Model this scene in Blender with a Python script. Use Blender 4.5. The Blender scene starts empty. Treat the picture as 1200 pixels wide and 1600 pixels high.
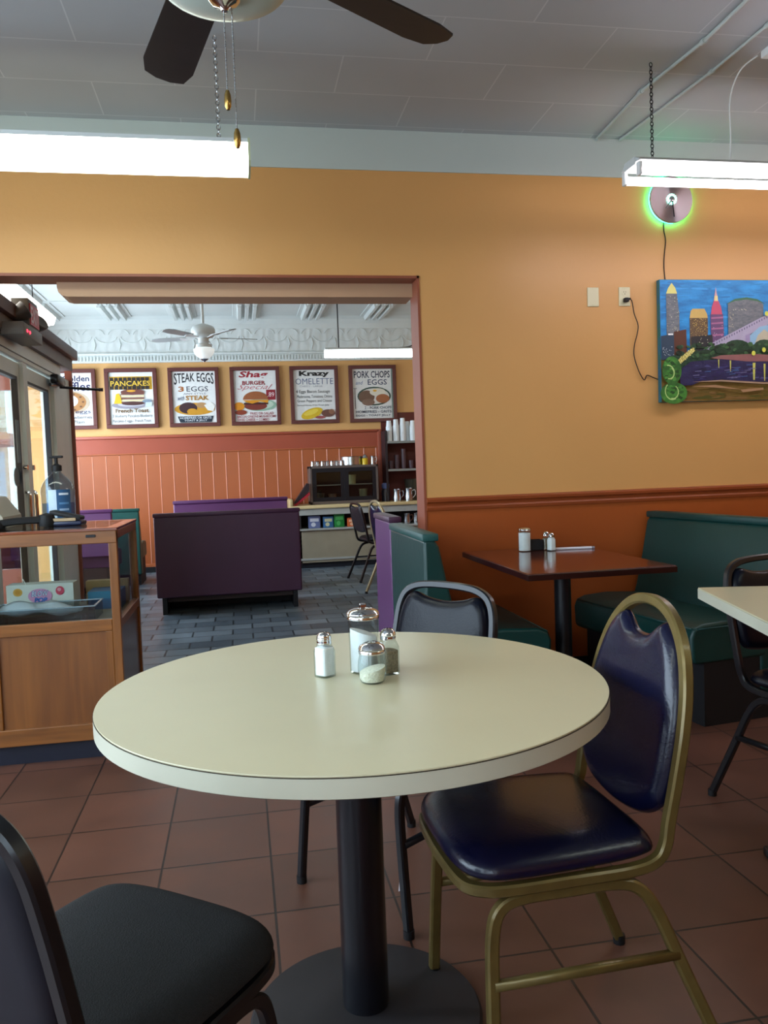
import bpy, bmesh, math, random
from mathutils import Vector, Matrix
random.seed(7)
PI = math.pi
R = math.radians
scn = bpy.context.scene
COL = scn.collection

# ---------------------------------------------------------------- camera
CAM_H = 1.21
cd = bpy.data.cameras.new('camera')
cam = bpy.data.objects.new('camera', cd); COL.objects.link(cam)
cd.sensor_fit = 'VERTICAL'; cd.sensor_height = 36.0; cd.lens = 36.0 * 1260 / 1600
cd.clip_start = 0.02; cd.clip_end = 200
yaw, pitch, roll = R(10.07), R(3.076), R(2.054)
f = Vector((math.sin(yaw) * math.cos(pitch), math.cos(yaw) * math.cos(pitch), -math.sin(pitch)))
r = Vector((math.cos(yaw), -math.sin(yaw), 0)); d = f.cross(r)
r2 = r * math.cos(roll) + d * math.sin(roll); d2 = -r * math.sin(roll) + d * math.cos(roll)
m = Matrix((r2, -d2, -f)).transposed().to_4x4(); m.translation = (0, 0, CAM_H)
cam.matrix_world = m
scn.camera = cam

# ---------------------------------------------------------------- exposure, world, daylight
vs = scn.view_settings
scn.display_settings.display_device = 'sRGB'
vs.view_transform = 'Standard'; vs.look = 'None'; vs.gamma = 1.0; vs.use_curve_mapping = False
vs.exposure = 0.8
W = bpy.data.worlds.new('sky'); scn.world = W; W.use_nodes = True
bg = W.node_tree.nodes['Background']
bg.inputs[0].default_value = (0.74, 0.86, 1.0, 1); bg.inputs[1].default_value = 3.0

def area(name, loc, rot, sx, sy, power, color, portal=False, spread=180):
    L = bpy.data.lights.new(name, 'AREA'); L.shape = 'RECTANGLE'; L.size = sx; L.size_y = sy
    L.energy = power; L.color = color; L.spread = R(spread)
    o = bpy.data.objects.new(name, L); COL.objects.link(o); o.location = loc; o.rotation_euler = rot
    if portal: L.cycles.is_portal = True
    return o
DAY = (0.78, 0.85, 1.0)
# daylight pouring in through the shop windows: street side (left), front wall (behind the viewer), far dining room
area('daylight_left', (-2.60, 0.9, 1.65), (0, R(-90), 0), 1.9, 4.4, 80, DAY)
area('daylight_front', (-1.4, -2.35, 1.6), (R(90), 0, 0), 1.5, 1.8, 10, DAY)
area('daylight_far', (-2.60, 8.8, 1.75), (0, R(-90), 0), 1.8, 2.9, 105, DAY)
area('daylight_entry', (-2.60, 5.9, 1.2), (0, R(-90), 0), 2.0, 1.5, 60, DAY)
TUBE = 9.0        # emission of the fluorescent tubes

# ---------------------------------------------------------------- materials
def lin(h):
    h = h.lstrip('#'); c = [int(h[i:i + 2], 16) / 255 for i in (0, 2, 4)]
    return tuple((x / 12.92 if x <= 0.04045 else ((x + 0.055) / 1.055) ** 2.4) for x in c) + (1,)
MATS = {}
def mat(name, hexc, rough=0.5, metal=0.0, noise=0.06, scale=8.0, bump=0.0, bscale=60.0, coat=0.0, trans=0.0, ior=1.45, spec=0.5, stretch=None):
    if name in MATS: return MATS[name]
    M = bpy.data.materials.new(name); M.use_nodes = True; N = M.node_tree; ns = N.nodes; b = ns['Principled BSDF']
    c = lin(hexc)
    tc = ns.new('ShaderNodeTexCoord'); mp = ns.new('ShaderNodeMapping'); N.links.new(tc.outputs['Object'], mp.inputs[0])
    if stretch: mp.inputs['Scale'].default_value = stretch
    nz = ns.new('ShaderNodeTexNoise'); nz.inputs['Scale'].default_value = scale; nz.inputs['Detail'].default_value = 4
    N.links.new(mp.outputs[0], nz.inputs['Vector'])
    rp = ns.new('ShaderNodeValToRGB'); rp.color_ramp.elements[0].position = 0.3; rp.color_ramp.elements[1].position = 0.7
    rp.color_ramp.elements[0].color = tuple(max(0, x * (1 - noise)) for x in c[:3]) + (1,)
    rp.color_ramp.elements[1].color = tuple(min(1, x * (1 + noise)) for x in c[:3]) + (1,)
    N.links.new(nz.outputs['Fac'], rp.inputs[0]); N.links.new(rp.outputs[0], b.inputs['Base Color'])
    b.inputs['Roughness'].default_value = rough; b.inputs['Metallic'].default_value = metal
    b.inputs['Coat Weight'].default_value = coat; b.inputs['Coat Roughness'].default_value = 0.12
    b.inputs['Transmission Weight'].default_value = trans; b.inputs['IOR'].default_value = ior
    b.inputs['Specular IOR Level'].default_value = spec
    if bump:
        n2 = ns.new('ShaderNodeTexNoise'); n2.inputs['Scale'].default_value = bscale; n2.inputs['Detail'].default_value = 3
        N.links.new(tc.outputs['Object'], n2.inputs['Vector'])
        bp = ns.new('ShaderNodeBump'); bp.inputs['Strength'].default_value = bump; bp.inputs['Distance'].default_value = 0.01
        N.links.new(n2.outputs['Fac'], bp.inputs['Height']); N.links.new(bp.outputs[0], b.inputs['Normal'])
    MATS[name] = M; return M
def emit(name, hexc, s):
    if name in MATS: return MATS[name]
    M = bpy.data.materials.new(name); M.use_nodes = True; b = M.node_tree.nodes['Principled BSDF']
    b.inputs['Base Color'].default_value = lin(hexc); b.inputs['Emission Color'].default_value = lin(hexc)
    b.inputs['Emission Strength'].default_value = s; b.inputs['Roughness'].default_value = 0.4
    MATS[name] = M; return M
def pane(name, tint='#F2F7F7', fac=0.06):
    if name in MATS: return MATS[name]
    M = bpy.data.materials.new(name); M.use_nodes = True; N = M.node_tree; ns = N.nodes
    ns.remove(ns['Principled BSDF']); out = ns['Material Output']
    t = ns.new('ShaderNodeBsdfTransparent'); t.inputs[0].default_value = lin(tint)
    g = ns.new('ShaderNodeBsdfGlossy'); g.inputs['Roughness'].default_value = 0.03
    lw = ns.new('ShaderNodeLayerWeight'); lw.inputs[0].default_value = 0.5
    fr = ns.new('ShaderNodeMath'); fr.operation = 'POWER'; fr.inputs[1].default_value = 4.0; N.links.new(lw.outputs['Facing'], fr.inputs[0])
    ma = ns.new('ShaderNodeMath'); ma.operation = 'MULTIPLY_ADD'; ma.inputs[1].default_value = 0.55; ma.inputs[2].default_value = fac * 0.5
    ma.use_clamp = True
    mx = ns.new('ShaderNodeMixShader')
    N.links.new(fr.outputs[0], ma.inputs[0]); N.links.new(ma.outputs[0], mx.inputs[0])
    N.links.new(t.outputs[0], mx.inputs[1]); N.links.new(g.outputs[0], mx.inputs[2]); N.links.new(mx.outputs[0], out.inputs[0])
    MATS[name] = M; return M
def brick(name, c1, c2, mortar, bw, bh, ms, loc, offset=0.0, rough=0.4, bump=0.3, noise=0.5, nscale=6, bias=0.0, coat=0.0, axes='XY', rough_m=None):
    M = bpy.data.materials.new(name); M.use_nodes = True; N = M.node_tree; ns = N.nodes; b = ns['Principled BSDF']
    tc = ns.new('ShaderNodeTexCoord'); mp = ns.new('ShaderNodeMapping'); N.links.new(tc.outputs['Object'], mp.inputs[0])
    mp.inputs['Location'].default_value = loc
    bt = ns.new('ShaderNodeTexBrick'); N.links.new(mp.outputs[0], bt.inputs['Vector'])
    bt.inputs['Color1'].default_value = lin(c1); bt.inputs['Color2'].default_value = lin(c2); bt.inputs['Mortar'].default_value = lin(mortar)
    bt.inputs['Scale'].default_value = 1.0; bt.inputs['Brick Width'].default_value = bw; bt.inputs['Row Height'].default_value = bh
    bt.inputs['Mortar Size'].default_value = ms; bt.inputs['Mortar Smooth'].default_value = 0.1; bt.inputs['Bias'].default_value = bias
    bt.offset = offset; bt.squash = 1.0
    nz = ns.new('ShaderNodeTexNoise'); nz.inputs['Scale'].default_value = nscale; nz.inputs['Detail'].default_value = 5
    N.links.new(tc.outputs['Object'], nz.inputs['Vector'])
    mx = ns.new('ShaderNodeMix'); mx.data_type = 'RGBA'; mx.blend_type = 'OVERLAY'; mx.inputs[0].default_value = noise
    N.links.new(bt.outputs['Color'], mx.inputs[6]); N.links.new(nz.outputs['Fac'], mx.inputs[7])
    N.links.new(mx.outputs[2], b.inputs['Base Color'])
    mr = ns.new('ShaderNodeMapRange'); mr.inputs['To Min'].default_value = rough - 0.08; mr.inputs['To Max'].default_value = rough + 0.12
    N.links.new(nz.outputs['Fac'], mr.inputs['Value']); N.links.new(mr.outputs[0], b.inputs['Roughness'])
    bp = ns.new('ShaderNodeBump'); bp.inputs['Strength'].default_value = bump; bp.inputs['Distance'].default_value = 0.004; bp.invert = True
    N.links.new(bt.outputs['Fac'], bp.inputs['Height']); N.links.new(bp.outputs[0], b.inputs['Normal'])
    b.inputs['Coat Weight'].default_value = coat
    MATS[name] = M; return M

def wood(name, dark, light, rough=0.35, axis='X', coat=0.3, scale=3.0):
    if name in MATS: return MATS[name]
    M = bpy.data.materials.new(name); M.use_nodes = True; N = M.node_tree; ns = N.nodes; b = ns['Principled BSDF']
    tc = ns.new('ShaderNodeTexCoord'); mp = ns.new('ShaderNodeMapping'); N.links.new(tc.outputs['Object'], mp.inputs[0])
    s = {'X': (1, 12, 12), 'Y': (12, 1, 12), 'Z': (12, 12, 1)}[axis]; mp.inputs['Scale'].default_value = s
    nz = ns.new('ShaderNodeTexNoise'); nz.inputs['Scale'].default_value = scale; nz.inputs['Detail'].default_value = 6; nz.inputs['Distortion'].default_value = 0.6
    N.links.new(mp.outputs[0], nz.inputs['Vector'])
    rp = ns.new('ShaderNodeValToRGB'); rp.color_ramp.elements[0].position = 0.3; rp.color_ramp.elements[1].position = 0.72
    rp.color_ramp.elements[0].color = lin(dark); rp.color_ramp.elements[1].color = lin(light)
    N.links.new(nz.outputs['Fac'], rp.inputs[0]); N.links.new(rp.outputs[0], b.inputs['Base Color'])
    b.inputs['Roughness'].default_value = rough; b.inputs['Coat Weight'].default_value = coat; b.inputs['Coat Roughness'].default_value = 0.15
    MATS[name] = M; return M

tan = mat('tan_wall_paint', '#CB975A', 0.42, noise=0.035, scale=1.3, bump=0.06, bscale=45, spec=0.5)
tan_far = mat('tan_far_paint', '#D9A768', 0.5, noise=0.03, scale=1.5, bump=0.05)
orange = mat('burnt_orange_paint', '#9B4B1C', 0.42, noise=0.06, scale=2.0, bump=0.06, bscale=40)
rail = mat('brown_trim_paint', '#8E4420', 0.38, noise=0.06, scale=3)
jamb = mat('reddish_brown_jamb_paint', '#8A4A34', 0.4, noise=0.06, scale=3)
wains = mat('coral_brown_wainscot_paint', '#A85A34', 0.32, noise=0.07, scale=1.2)
wainsd = mat('wainscot_cap_paint', '#9E4A34', 0.34, noise=0.06, scale=2)
bead_highlight = mat('wainscot_bead_highlight', '#D98F74', 0.25, noise=0.05)  # highlight along each bead, put into a paler colour than the boards
white_paint = mat('white_ceiling_paint', '#B3BDB8', 0.6, noise=0.03, scale=1.2, bump=0.05, bscale=30)
beam_paint = mat('beige_beam_paint', '#B58F70', 0.5, noise=0.04, scale=2)
tin = None
black_metal = mat('black_metal', '#15161B', 0.35, 0.2, noise=0.15, scale=20, coat=0.2)
black_rubber = mat('black_rubber', '#0D0D10', 0.6, noise=0.1)
chrome = mat('chrome', '#D8D8DA', 0.12, 1.0, noise=0.03, scale=30)
steel = mat('brushed_steel', '#B8BBBC', 0.25, 1.0, noise=0.08, scale=40)
gold = mat('antique_gold_paint', '#6E5E34', 0.4, 0.45, noise=0.14, scale=24, coat=0.2)
blue_vinyl = mat('navy_blue_vinyl', '#070A28', 0.27, noise=0.12, scale=6, bump=0.08, bscale=180, coat=0.15)
black_vinyl = mat('black_vinyl', '#0A0D18', 0.28, noise=0.12, scale=6, bump=0.08, bscale=180, coat=0.0, spec=0.22)
charcoal_fabric = mat('charcoal_fabric', '#17181A', 0.9, noise=0.25, scale=200, bump=0.35, bscale=420)
navy_plastic = mat('dark_navy_back_shell', '#070A18', 0.5, noise=0.1, scale=12)
green_vinyl = mat('dark_green_vinyl', '#0A3532', 0.42, noise=0.09, scale=4, bump=0.1, bscale=25)
green_cap = mat('dusty_green_vinyl_cap', '#1C4A48', 0.45, noise=0.1, scale=6)
purple_vinyl = mat('aubergine_vinyl', '#3F223A', 0.45, noise=0.08, scale=3, bump=0.15, bscale=9)
purple_side = mat('violet_vinyl', '#5C3260', 0.42, noise=0.08, scale=3)
laminate = mat('cream_laminate', '#C9C1A1', 0.3, noise=0.02, scale=5, bump=0.02, bscale=200)
laminate_edge = mat('cream_laminate_edge', '#C4C2B0', 0.32, noise=0.03, scale=9)
seam_dark = mat('dark_seam', '#3A3328', 0.6)
mahogany = wood('mahogany_laminate', '#3E1109', '#5A1C10', 0.16, 'Y', 0.6, 2.0)
oak_x = wood('orange_oak_horizontal', '#704012', '#905822', 0.35, 'X', 0.3)
oak_z = wood('orange_oak_vertical', '#704012', '#905822', 0.35, 'Z', 0.3)
oak_panel = wood('orange_oak_panel', '#6C3C12', '#86501E', 0.4, 'Z', 0.2, 1.6)
oak_y = wood('orange_oak_side', '#6A3A1C', '#8E5428', 0.35, 'Y', 0.3)
glass = pane('clear_pane')
case_glass = pane('display_glass', '#EAF0F0', 0.08)
jar_glass = pane('jar_glass', '#EEF4F4', 0.07)
aluminium = mat('grey_green_aluminium', '#DCE4DE', 0.42, 0.0, noise=0.06, scale=4)
alu_dark = mat('dark_gasket', '#22262B', 0.5)
fascia = mat('mauve_brown_fascia', '#5C4644', 0.5, noise=0.08)
salt = mat('white_salt', '#F4F4F4', 0.8, noise=0.02, scale=90, bump=0.2, bscale=400)
sugar = mat('white_sugar', '#EFEFF0', 0.75, noise=0.03, scale=90)
cheese = mat('grated_cheese', '#E9E3CC', 0.85, noise=0.08, scale=140, bump=0.5, bscale=250)
pepper = mat('ground_pepper', '#8A7C66', 0.9, noise=0.35, scale=300)
white_plastic = mat('white_plastic', '#E4E6E4', 0.4, noise=0.02)
ivory = mat('ivory_plastic', '#CFC7A4', 0.4, noise=0.02)
white_enamel = mat('white_enamel', '#C9CECC', 0.4, noise=0.03)
black_cord = mat('black_cord', '#1C0F0C', 0.5)
blade_wood = mat('dark_walnut_blade', '#1C1515', 0.45, noise=0.2, scale=5, stretch=(1, 8, 8))
styro = mat('white_foam', '#E8EEF0', 0.7, noise=0.02)

# ---------------------------------------------------------------- mesh tools
class MB:
    """collects shapes into ONE mesh object"""
    def __init__(s): s.bm = bmesh.new(); s.mats = []
    def mi(s, m):
        if m not in s.mats: s.mats.append(m)
        return s.mats.index(m)
    def face(s, vs, m, smooth=False):
        try:
            fc = s.bm.faces.new(vs)
        except ValueError: return None
        fc.material_index = s.mi(m); fc.smooth = smooth; return fc
    def box(s, x0, x1, y0, y1, z0, z1, m, bev=0.0, M=None, seg=2):
        t = bmesh.new(); bmesh.ops.create_cube(t, size=1)
        for v in t.verts: v.co = Vector(((x0 + x1) / 2 + v.co.x * (x1 - x0), (y0 + y1) / 2 + v.co.y * (y1 - y0), (z0 + z1) / 2 + v.co.z * (z1 - z0)))
        if bev > 0: bmesh.ops.bevel(t, geom=t.edges[:], offset=bev, segments=seg, profile=0.5, affect='EDGES')
        s.merge(t, m, M, bev > 0.004)
    def merge(s, t, m, M=None, smooth=False):
        mp = {}
        for v in t.verts: mp[v] = s.bm.verts.new(M @ v.co if M else v.co)
        for fc in t.faces: s.face([mp[v] for v in fc.verts], m, smooth)
        t.free()
    def lathe(s, prof, m, c=(0, 0, 0), n=24, M=None, smooth=True, sq=None):
        """prof: list of (radius, z); closed at ends when radius is 0; sq: superellipse exponent for squarish bodies"""
        rings = []
        for (rr, z) in prof:
            if rr < 1e-6: rings.append([s.bm.verts.new(s._t((c[0], c[1], c[2] + z), M))])
            else:
                ring = []
                for k in range(n):
                    a = 2 * PI * (k + 0.5) / n; ca, sa = math.cos(a), math.sin(a); q = 1
                    if sq: q = 1 / ((abs(ca) ** sq + abs(sa) ** sq) ** (1 / sq))
                    ring.append(s.bm.verts.new(s._t((c[0] + rr * q * ca, c[1] + rr * q * sa, c[2] + z), M)))
                rings.append(ring)
        for a, b in zip(rings, rings[1:]):
            for k in range(n):
                k2 = (k + 1) % n
                if len(a) == 1 and len(b) == 1: continue
                if len(a) == 1: s.face([a[0], b[k2], b[k]][::-1], m, smooth)
                elif len(b) == 1: s.face([a[k], a[k2], b[0]], m, smooth)
                else: s.face([a[k], a[k2], b[k2], b[k]], m, smooth)
    def _t(s, co, M): return M @ Vector(co) if M else Vector(co)
    def cyl(s, p0, p1, r0, m, r1=None, n=16, smooth=True):
        p0, p1 = Vector(p0), Vector(p1); h = (p1 - p0).length
        M = Matrix.Translation(p0) @ (p1 - p0).to_track_quat('Z', 'Y').to_matrix().to_4x4()
        r1 = r0 if r1 is None else r1
        s.lathe([(0, 0), (r0, 0), (r0, 0), (r1, h), (r1, h), (0, h)], m, n=n, M=M, smooth=smooth)
    def sweep(s, pts, rad, m, n=10, closed=False, flat=None, up=None, smooth=True):
        """tube along pts; flat=(ru, rv) gives a rectangular tube with rounded corners"""
        P = [Vector(p) for p in pts]; L = len(P)
        sec = []
        if flat:
            ru, rv = flat; e = 0.35
            for (sx, sy) in ((1, 1), (-1, 1), (-1, -1), (1, -1)):
                a = [(sx * ru, sy * rv * (1 - e)), (sx * ru * (1 - e), sy * rv)]
                if (sx, sy) in ((-1, 1), (1, -1)): a.reverse()
                sec += a
        else:
            sec = [(rad * math.cos(2 * PI * k / n), rad * math.sin(2 * PI * k / n)) for k in range(n)]
        rings = []; U = Vector(up) if up else None; prev = None
        for i in range(L):
            if closed: t = (P[(i + 1) % L] - P[i - 1]).normalized()
            else: t = (P[min(i + 1, L - 1)] - P[max(i - 1, 0)]).normalized()
            if U is not None: u = U - t * U.dot(t)
            elif prev is None:
                u = Vector((0, 0, 1)) - t * t.z
                if u.length < 0.1: u = Vector((1, 0, 0)) - t * t.x
            else: u = prev - t * prev.dot(t)
            if u.length < 1e-5: u = prev or Vector((0, 1, 0))
            u.normalize(); prev = u; w = t.cross(u)
            rings.append([s.bm.verts.new(P[i] + u * a + w * b) for a, b in sec])
        K = len(sec)
        rng = range(L) if closed else range(L - 1)
        for i in rng:
            a, b = rings[i], rings[(i + 1) % L]
            for k in range(K): s.face([a[k], a[(k + 1) % K], b[(k + 1) % K], b[k]], m, smooth and not flat or smooth)
        if not closed:
            s.face(rings[0][::-1], m); s.face(rings[-1], m)
    def prism(s, outline, h0, h1, m, M=None, smooth=False):
        """outline in local xy, extruded from z=h0 to h1"""
        a = [s.bm.verts.new(s._t((x, y, h0), M)) for x, y in outline]; b = [s.bm.verts.new(s._t((x, y, h1), M)) for x, y in outline]
        s.face(a[::-1], m); s.face(b, m); n = len(a)
        for k in range(n): s.face([a[k], a[(k + 1) % n], b[(k + 1) % n], b[k]], m, smooth)
    def pad(s, outline, up, dn, m, M=None, centre=None, puff=0.0, wr=0.05):
        """upholstered pad over a closed outline: rounded over the width wr at its rim, then crowned by puff"""
        cx = centre[0] if centre else sum(p[0] for p in outline) / len(outline)
        cy = centre[1] if centre else sum(p[1] for p in outline) / len(outline)
        n = len(outline)
        def dist(x, y):
            b = 9
            for k in range(n):
                ax, ay = outline[k]; bx, by = outline[(k + 1) % n]; ux, uy = bx - ax, by - ay
                t = max(0, min(1, ((x - ax) * ux + (y - ay) * uy) / max(ux * ux + uy * uy, 1e-9))); b = min(b, math.hypot(x - ax - t * ux, y - ay - t * uy))
            return b
        sc_ = (1.0, 0.995, 0.98, 0.955, 0.92, 0.87, 0.80, 0.71, 0.60, 0.47, 0.32, 0.16)
        def hgt(x, y, sc):
            q = min(dist(x, y) / wr, 1); return math.sqrt(max(0, 1 - (1 - q) ** 2)) * (1 + puff * (1 - sc * sc))
        base = [s.bm.verts.new(s._t((x, y, 0), M)) for x, y in outline]
        for h, sg in ((up, 1), (dn, -1)):
            if h <= 0: h = 0.0005
            prev = base
            for sc in sc_[1:]:
                cur = []
                for x, y in outline:
                    X, Y = cx + (x - cx) * sc, cy + (y - cy) * sc; cur.append(s.bm.verts.new(s._t((X, Y, sg * h * hgt(X, Y, sc)), M)))
                for k in range(n): s.face([prev[k], prev[(k + 1) % n], cur[(k + 1) % n], cur[k]], m, True)
                prev = cur
            c = s.bm.verts.new(s._t((cx, cy, sg * h * hgt(cx, cy, 0)), M))
            for k in range(n): s.face([prev[k], prev[(k + 1) % n], c], m, True)
    def build(s, name, parent=None, loc=None):
        bmesh.ops.remove_doubles(s.bm, verts=s.bm.verts[:], dist=1e-6)
        bmesh.ops.recalc_face_normals(s.bm, faces=s.bm.faces[:])
        for e in s.bm.edges:
            if len(e.link_faces) == 2 and e.calc_face_angle(0) > R(42): e.smooth = False
        me = bpy.data.meshes.new(name); s.bm.to_mesh(me); s.bm.free()
        for mm in s.mats: me.materials.append(mm)
        o = bpy.data.objects.new(name, me); COL.objects.link(o)
        if loc: o.location = loc
        if parent: o.parent = parent
        return o

def spline(pts, n=6, closed=False):
    out = []; P = [Vector(p) for p in pts]; L = len(P)
    for i in range(L if closed else L - 1):
        if closed: a, b, c, e = P[i - 1], P[i], P[(i + 1) % L], P[(i + 2) % L]
        else: a, b, c, e = P[max(i - 1, 0)], P[i], P[i + 1], P[min(i + 2, L - 1)]
        for k in range(n):
            t = k / n
            out.append(0.5 * ((2 * b) + (c - a) * t + (2 * a - 5 * b + 4 * c - e) * t * t + (3 * b - a - 3 * c + e) * t ** 3))
    if not closed: out.append(P[-1])
    return out
def rrect(w, h, rad, n=6, cx=0, cy=0):
    o = []
    for (sx, sy, a0) in ((1, 1, 0), (-1, 1, 90), (-1, -1, 180), (1, -1, 270)):
        for k in range(n + 1):
            a = R(a0 + 90 * k / n); o.append((cx + sx * (w / 2 - rad) + rad * math.cos(a), cy + sy * (h / 2 - rad) + rad * math.sin(a)))
    return o

def tag(o, label, cat, group=None, kind=None):
    o['label'] = label; o['category'] = cat
    if group: o['group'] = group
    if kind: o['kind'] = kind
    return o
def thing(name, label, cat, loc=(0, 0, 0), rz=0, group=None):
    o = bpy.data.objects.new(name, None); COL.objects.link(o); o.location = loc; o.rotation_euler = (0, 0, rz); o.empty_display_size = 0.1
    return tag(o, label, cat, group)
def struct(mb, name):
    o = mb.build(name); o['kind'] = 'structure'; return o
def copy_tree(o, label=None, loc=None, rz=None, parent=None):
    c = o.copy(); COL.objects.link(c)
    if parent: c.parent = parent
    for ch in list(o.children): copy_tree(ch, parent=c)
    if label: c['label'] = label
    if loc: c.location = loc
    if rz is not None: c.rotation_euler = (0, 0, rz)
    return c

# ---------------------------------------------------------------- the room shell
YW = 4.30; YW2 = 4.47          # dividing wall
XO0, XO1, ZO = -1.75, 1.00, 2.24  # opening in it
ZR = 1.0; ZB = 2.79; ZC = 3.0  # chair rail, white band, ceiling of the front room
XL, XR, YF = -2.45, 4.2, -2.2
YB = 10.6; ZT = 3.2            # far wall, tin ceiling

tile = brick('terracotta_floor_tile', '#644033', '#57382C', '#261B17', 0.3335, 0.335, 0.0035, (-0.045, -2.855, 0), 0.0, rough=0.36, bump=0.5, noise=0.45, nscale=5)
g = MB(); g.box(XL, XR, YF, YW + 0.1, -0.1, 0, tile); struct(g, 'floor')
slate = brick('grey_slate_tile', '#67727A', '#3F4A54', '#23282C', 0.30, 0.20, 0.007, (0.1, 0.05, 0), 0.5, rough=0.38, bump=0.6, noise=0.55, nscale=3)
g = MB(); g.box(XL, 3.3, YW + 0.1, YB + 0.1, -0.1, 0.0, slate); struct(g, 'floor')
ctile = brick('painted_ceiling_tile', '#AEB5B9', '#AAB1B6', '#C4CACC', 0.735, 0.345, 0.003, (0.21, -3.21, 0), 0.5, rough=0.62, bump=0.15, noise=0.1, nscale=2)
g = MB(); g.box(XL, XR, YF, YW, ZC, ZC + 0.1, ctile); struct(g, 'ceiling')

def tinmat():
    M = bpy.data.materials.new('white_pressed_tin'); M.use_nodes = True; N = M.node_tree; ns = N.nodes; b = ns['Principled BSDF']
    b.inputs['Base Color'].default_value = lin('#D5DAD6'); b.inputs['Roughness'].default_value = 0.35
    tc = ns.new('ShaderNodeTexCoord'); v = ns.new('ShaderNodeTexVoronoi'); v.inputs['Scale'].default_value = 7; v.feature = 'SMOOTH_F1'
    w = ns.new('ShaderNodeTexWave'); w.inputs['Scale'].default_value = 3; w.inputs['Distortion'].default_value = 9; w.inputs['Detail'].default_value = 2
    N.links.new(tc.outputs['Object'], v.inputs['Vector']); N.links.new(tc.outputs['Object'], w.inputs['Vector'])
    a = ns.new('ShaderNodeMath'); a.operation = 'ADD'; N.links.new(v.outputs['Distance'], a.inputs[0]); N.links.new(w.outputs['Fac'], a.inputs[1])
    bp = ns.new('ShaderNodeBump'); bp.inputs['Strength'].default_value = 0.16; bp.inputs['Distance'].default_value = 0.02
    N.links.new(a.outputs[0], bp.inputs['Height']); N.links.new(bp.outputs[0], b.inputs['Normal'])
    return M
tin = tinmat()
tin_plain = mat('white_tin_paint', '#D2D8D4', 0.38, noise=0.04, scale=3)
g = MB(); g.box(XL, 3.3, YW2, YB + 0.1, ZT, ZT + 0.1, tin_plain)
for gx in (-2.17, -1.39, -0.60, 0.18, 0.98, 1.80, 2.6):          # pressed ribs of the tin plates
    y = 10.45
    while y > 4.8:
        y0 = max(y - 0.82, 4.6)
        g.box(gx - 0.17, gx + 0.17, y0, y, ZT - 0.012, ZT, tin_plain, 0.004)
        for dx in (-0.09, 0.0, 0.09):
            g.prism([(dx - 0.034, 0), (dx - 0.018, -0.05), (dx + 0.018, -0.05), (dx + 0.034, 0)], -y, -y0, tin_plain,
                    M=Matrix.Translation((gx, 0, ZT - 0.01)) @ Matrix.Rotation(R(90), 4, 'X'))
        g.box(gx - 0.26, gx + 0.26, y0 - 0.05, y0 - 0.03, ZT - 0.01, ZT, tin_plain)
        y -= 0.93
y = 10.5
while y > 4.8:
    g.box(XL, 3.3, y - 0.012, y + 0.012, ZT - 0.009, ZT, tin_plain); y -= 0.93
struct(g, 'ceiling')

# dividing wall with the wide opening
g = MB()
g.box(XO1, XR, YW, YW2, 0, ZR, orange); g.box(XO1, XR, YW, YW2, ZR, ZB, tan)
g.box(XO0, XO1, YW, YW2, ZO, ZB, tan); g.box(XL, XO0, YW, YW2, 0, ZR, orange); g.box(XL, XO0, YW, YW2, ZR, ZB, tan)
g.box(XL, XR, YW - 0.006, YW2, ZB, ZC + 0.3, white_paint)
struct(g, 'wall_back')
g = MB()                                                                     # brown reveal of the opening
g.box(XO1 - 0.012, XO1, YW - 0.006, YW2 + 0.006, 0, ZO, jamb); g.box(XO0, XO1, YW - 0.006, YW2 + 0.006, ZO - 0.014, ZO, jamb); g.box(XO0, XO0 + 0.012, YW - 0.006, YW2 + 0.006, 0, ZO, jamb)
struct(g, 'trim_1')
g = MB()                                                                     # low beam behind the opening, rounded lower left corner
ol = [(XO1 - 0.012, ZO - 0.014), (XO1 - 0.012, 2.152), (-0.83, 2.152), (-0.855, 2.158), (-0.872, 2.175), (-0.878, 2.20), (-0.878, ZO - 0.014)]
g.prism(ol, -4.60, -4.42, beam_paint, M=Matrix.Rotation(R(90), 4, 'X')); struct(g, 'trim_2')
g = MB()                                                                     # upper wall above the beam inside the far room
g.box(XL, 3.3, YW2, YW2 + 0.01, ZO, ZT, tan_far); struct(g, 'wall_inner')
g = MB()                                                                     # chair rail
prof = [(0, -0.035), (-0.012, -0.035), (-0.016, -0.02), (-0.01, -0.008), (-0.014, 0.002), (-0.026, 0.012), (-0.028, 0.026), (-0.02, 0.034), (0, 0.036)]
g.prism([(a, b) for a, b in prof], 0, XR - XO1, rail, M=Matrix(((0, 0, 1, XO1), (1, 0, 0, YW), (0, 1, 0, ZR + 0.006), (0, 0, 0, 1))), smooth=False)
struct(g, 'trim_3')
g = MB(); g.box(XO1, XR, YW - 0.015, YW, 0, 0.1, mat('black_cove_base', '#15151A', 0.5)); struct(g, 'baseboard_back')

# side walls and the wall behind the viewer, with their shop windows
def wall_x(name, x0, x1, spans, y0, y1, ztop, m_low, m_up, zr):
    """wall along Y between y0..y1 with openings spans [(ya, yb, za, zb)]"""
    g = MB(); ys = sorted(spans); cur = y0
    def piece(a, b, z0, z1):
        if b - a < 1e-4 or z1 - z0 < 1e-4: return
        if z0 < zr: g.box(x0, x1, a, b, z0, min(z1, zr), m_low)
        if z1 > zr: g.box(x0, x1, a, b, max(z0, zr), z1, m_up)
    for (ya, yb, za, zb) in ys:
        piece(cur, ya, 0, ztop); piece(ya, yb, 0, za); piece(ya, yb, zb, ztop); cur = yb
    piece(cur, y1, 0, ztop); return struct(g, name)
wall_x('wall_left', XL - 0.12, XL, [(-1.5, 3.2, 0.65, 2.65), (5.1, 6.7, 0.03, 2.35), (7.3, 10.3, 0.85, 2.75)], YF, YB + 0.1, 3.3, orange, tan, ZR)
wall_x('wall_right', XR, XR + 0.12, [], YF, YW2, 3.1, orange, tan, ZR)
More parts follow.
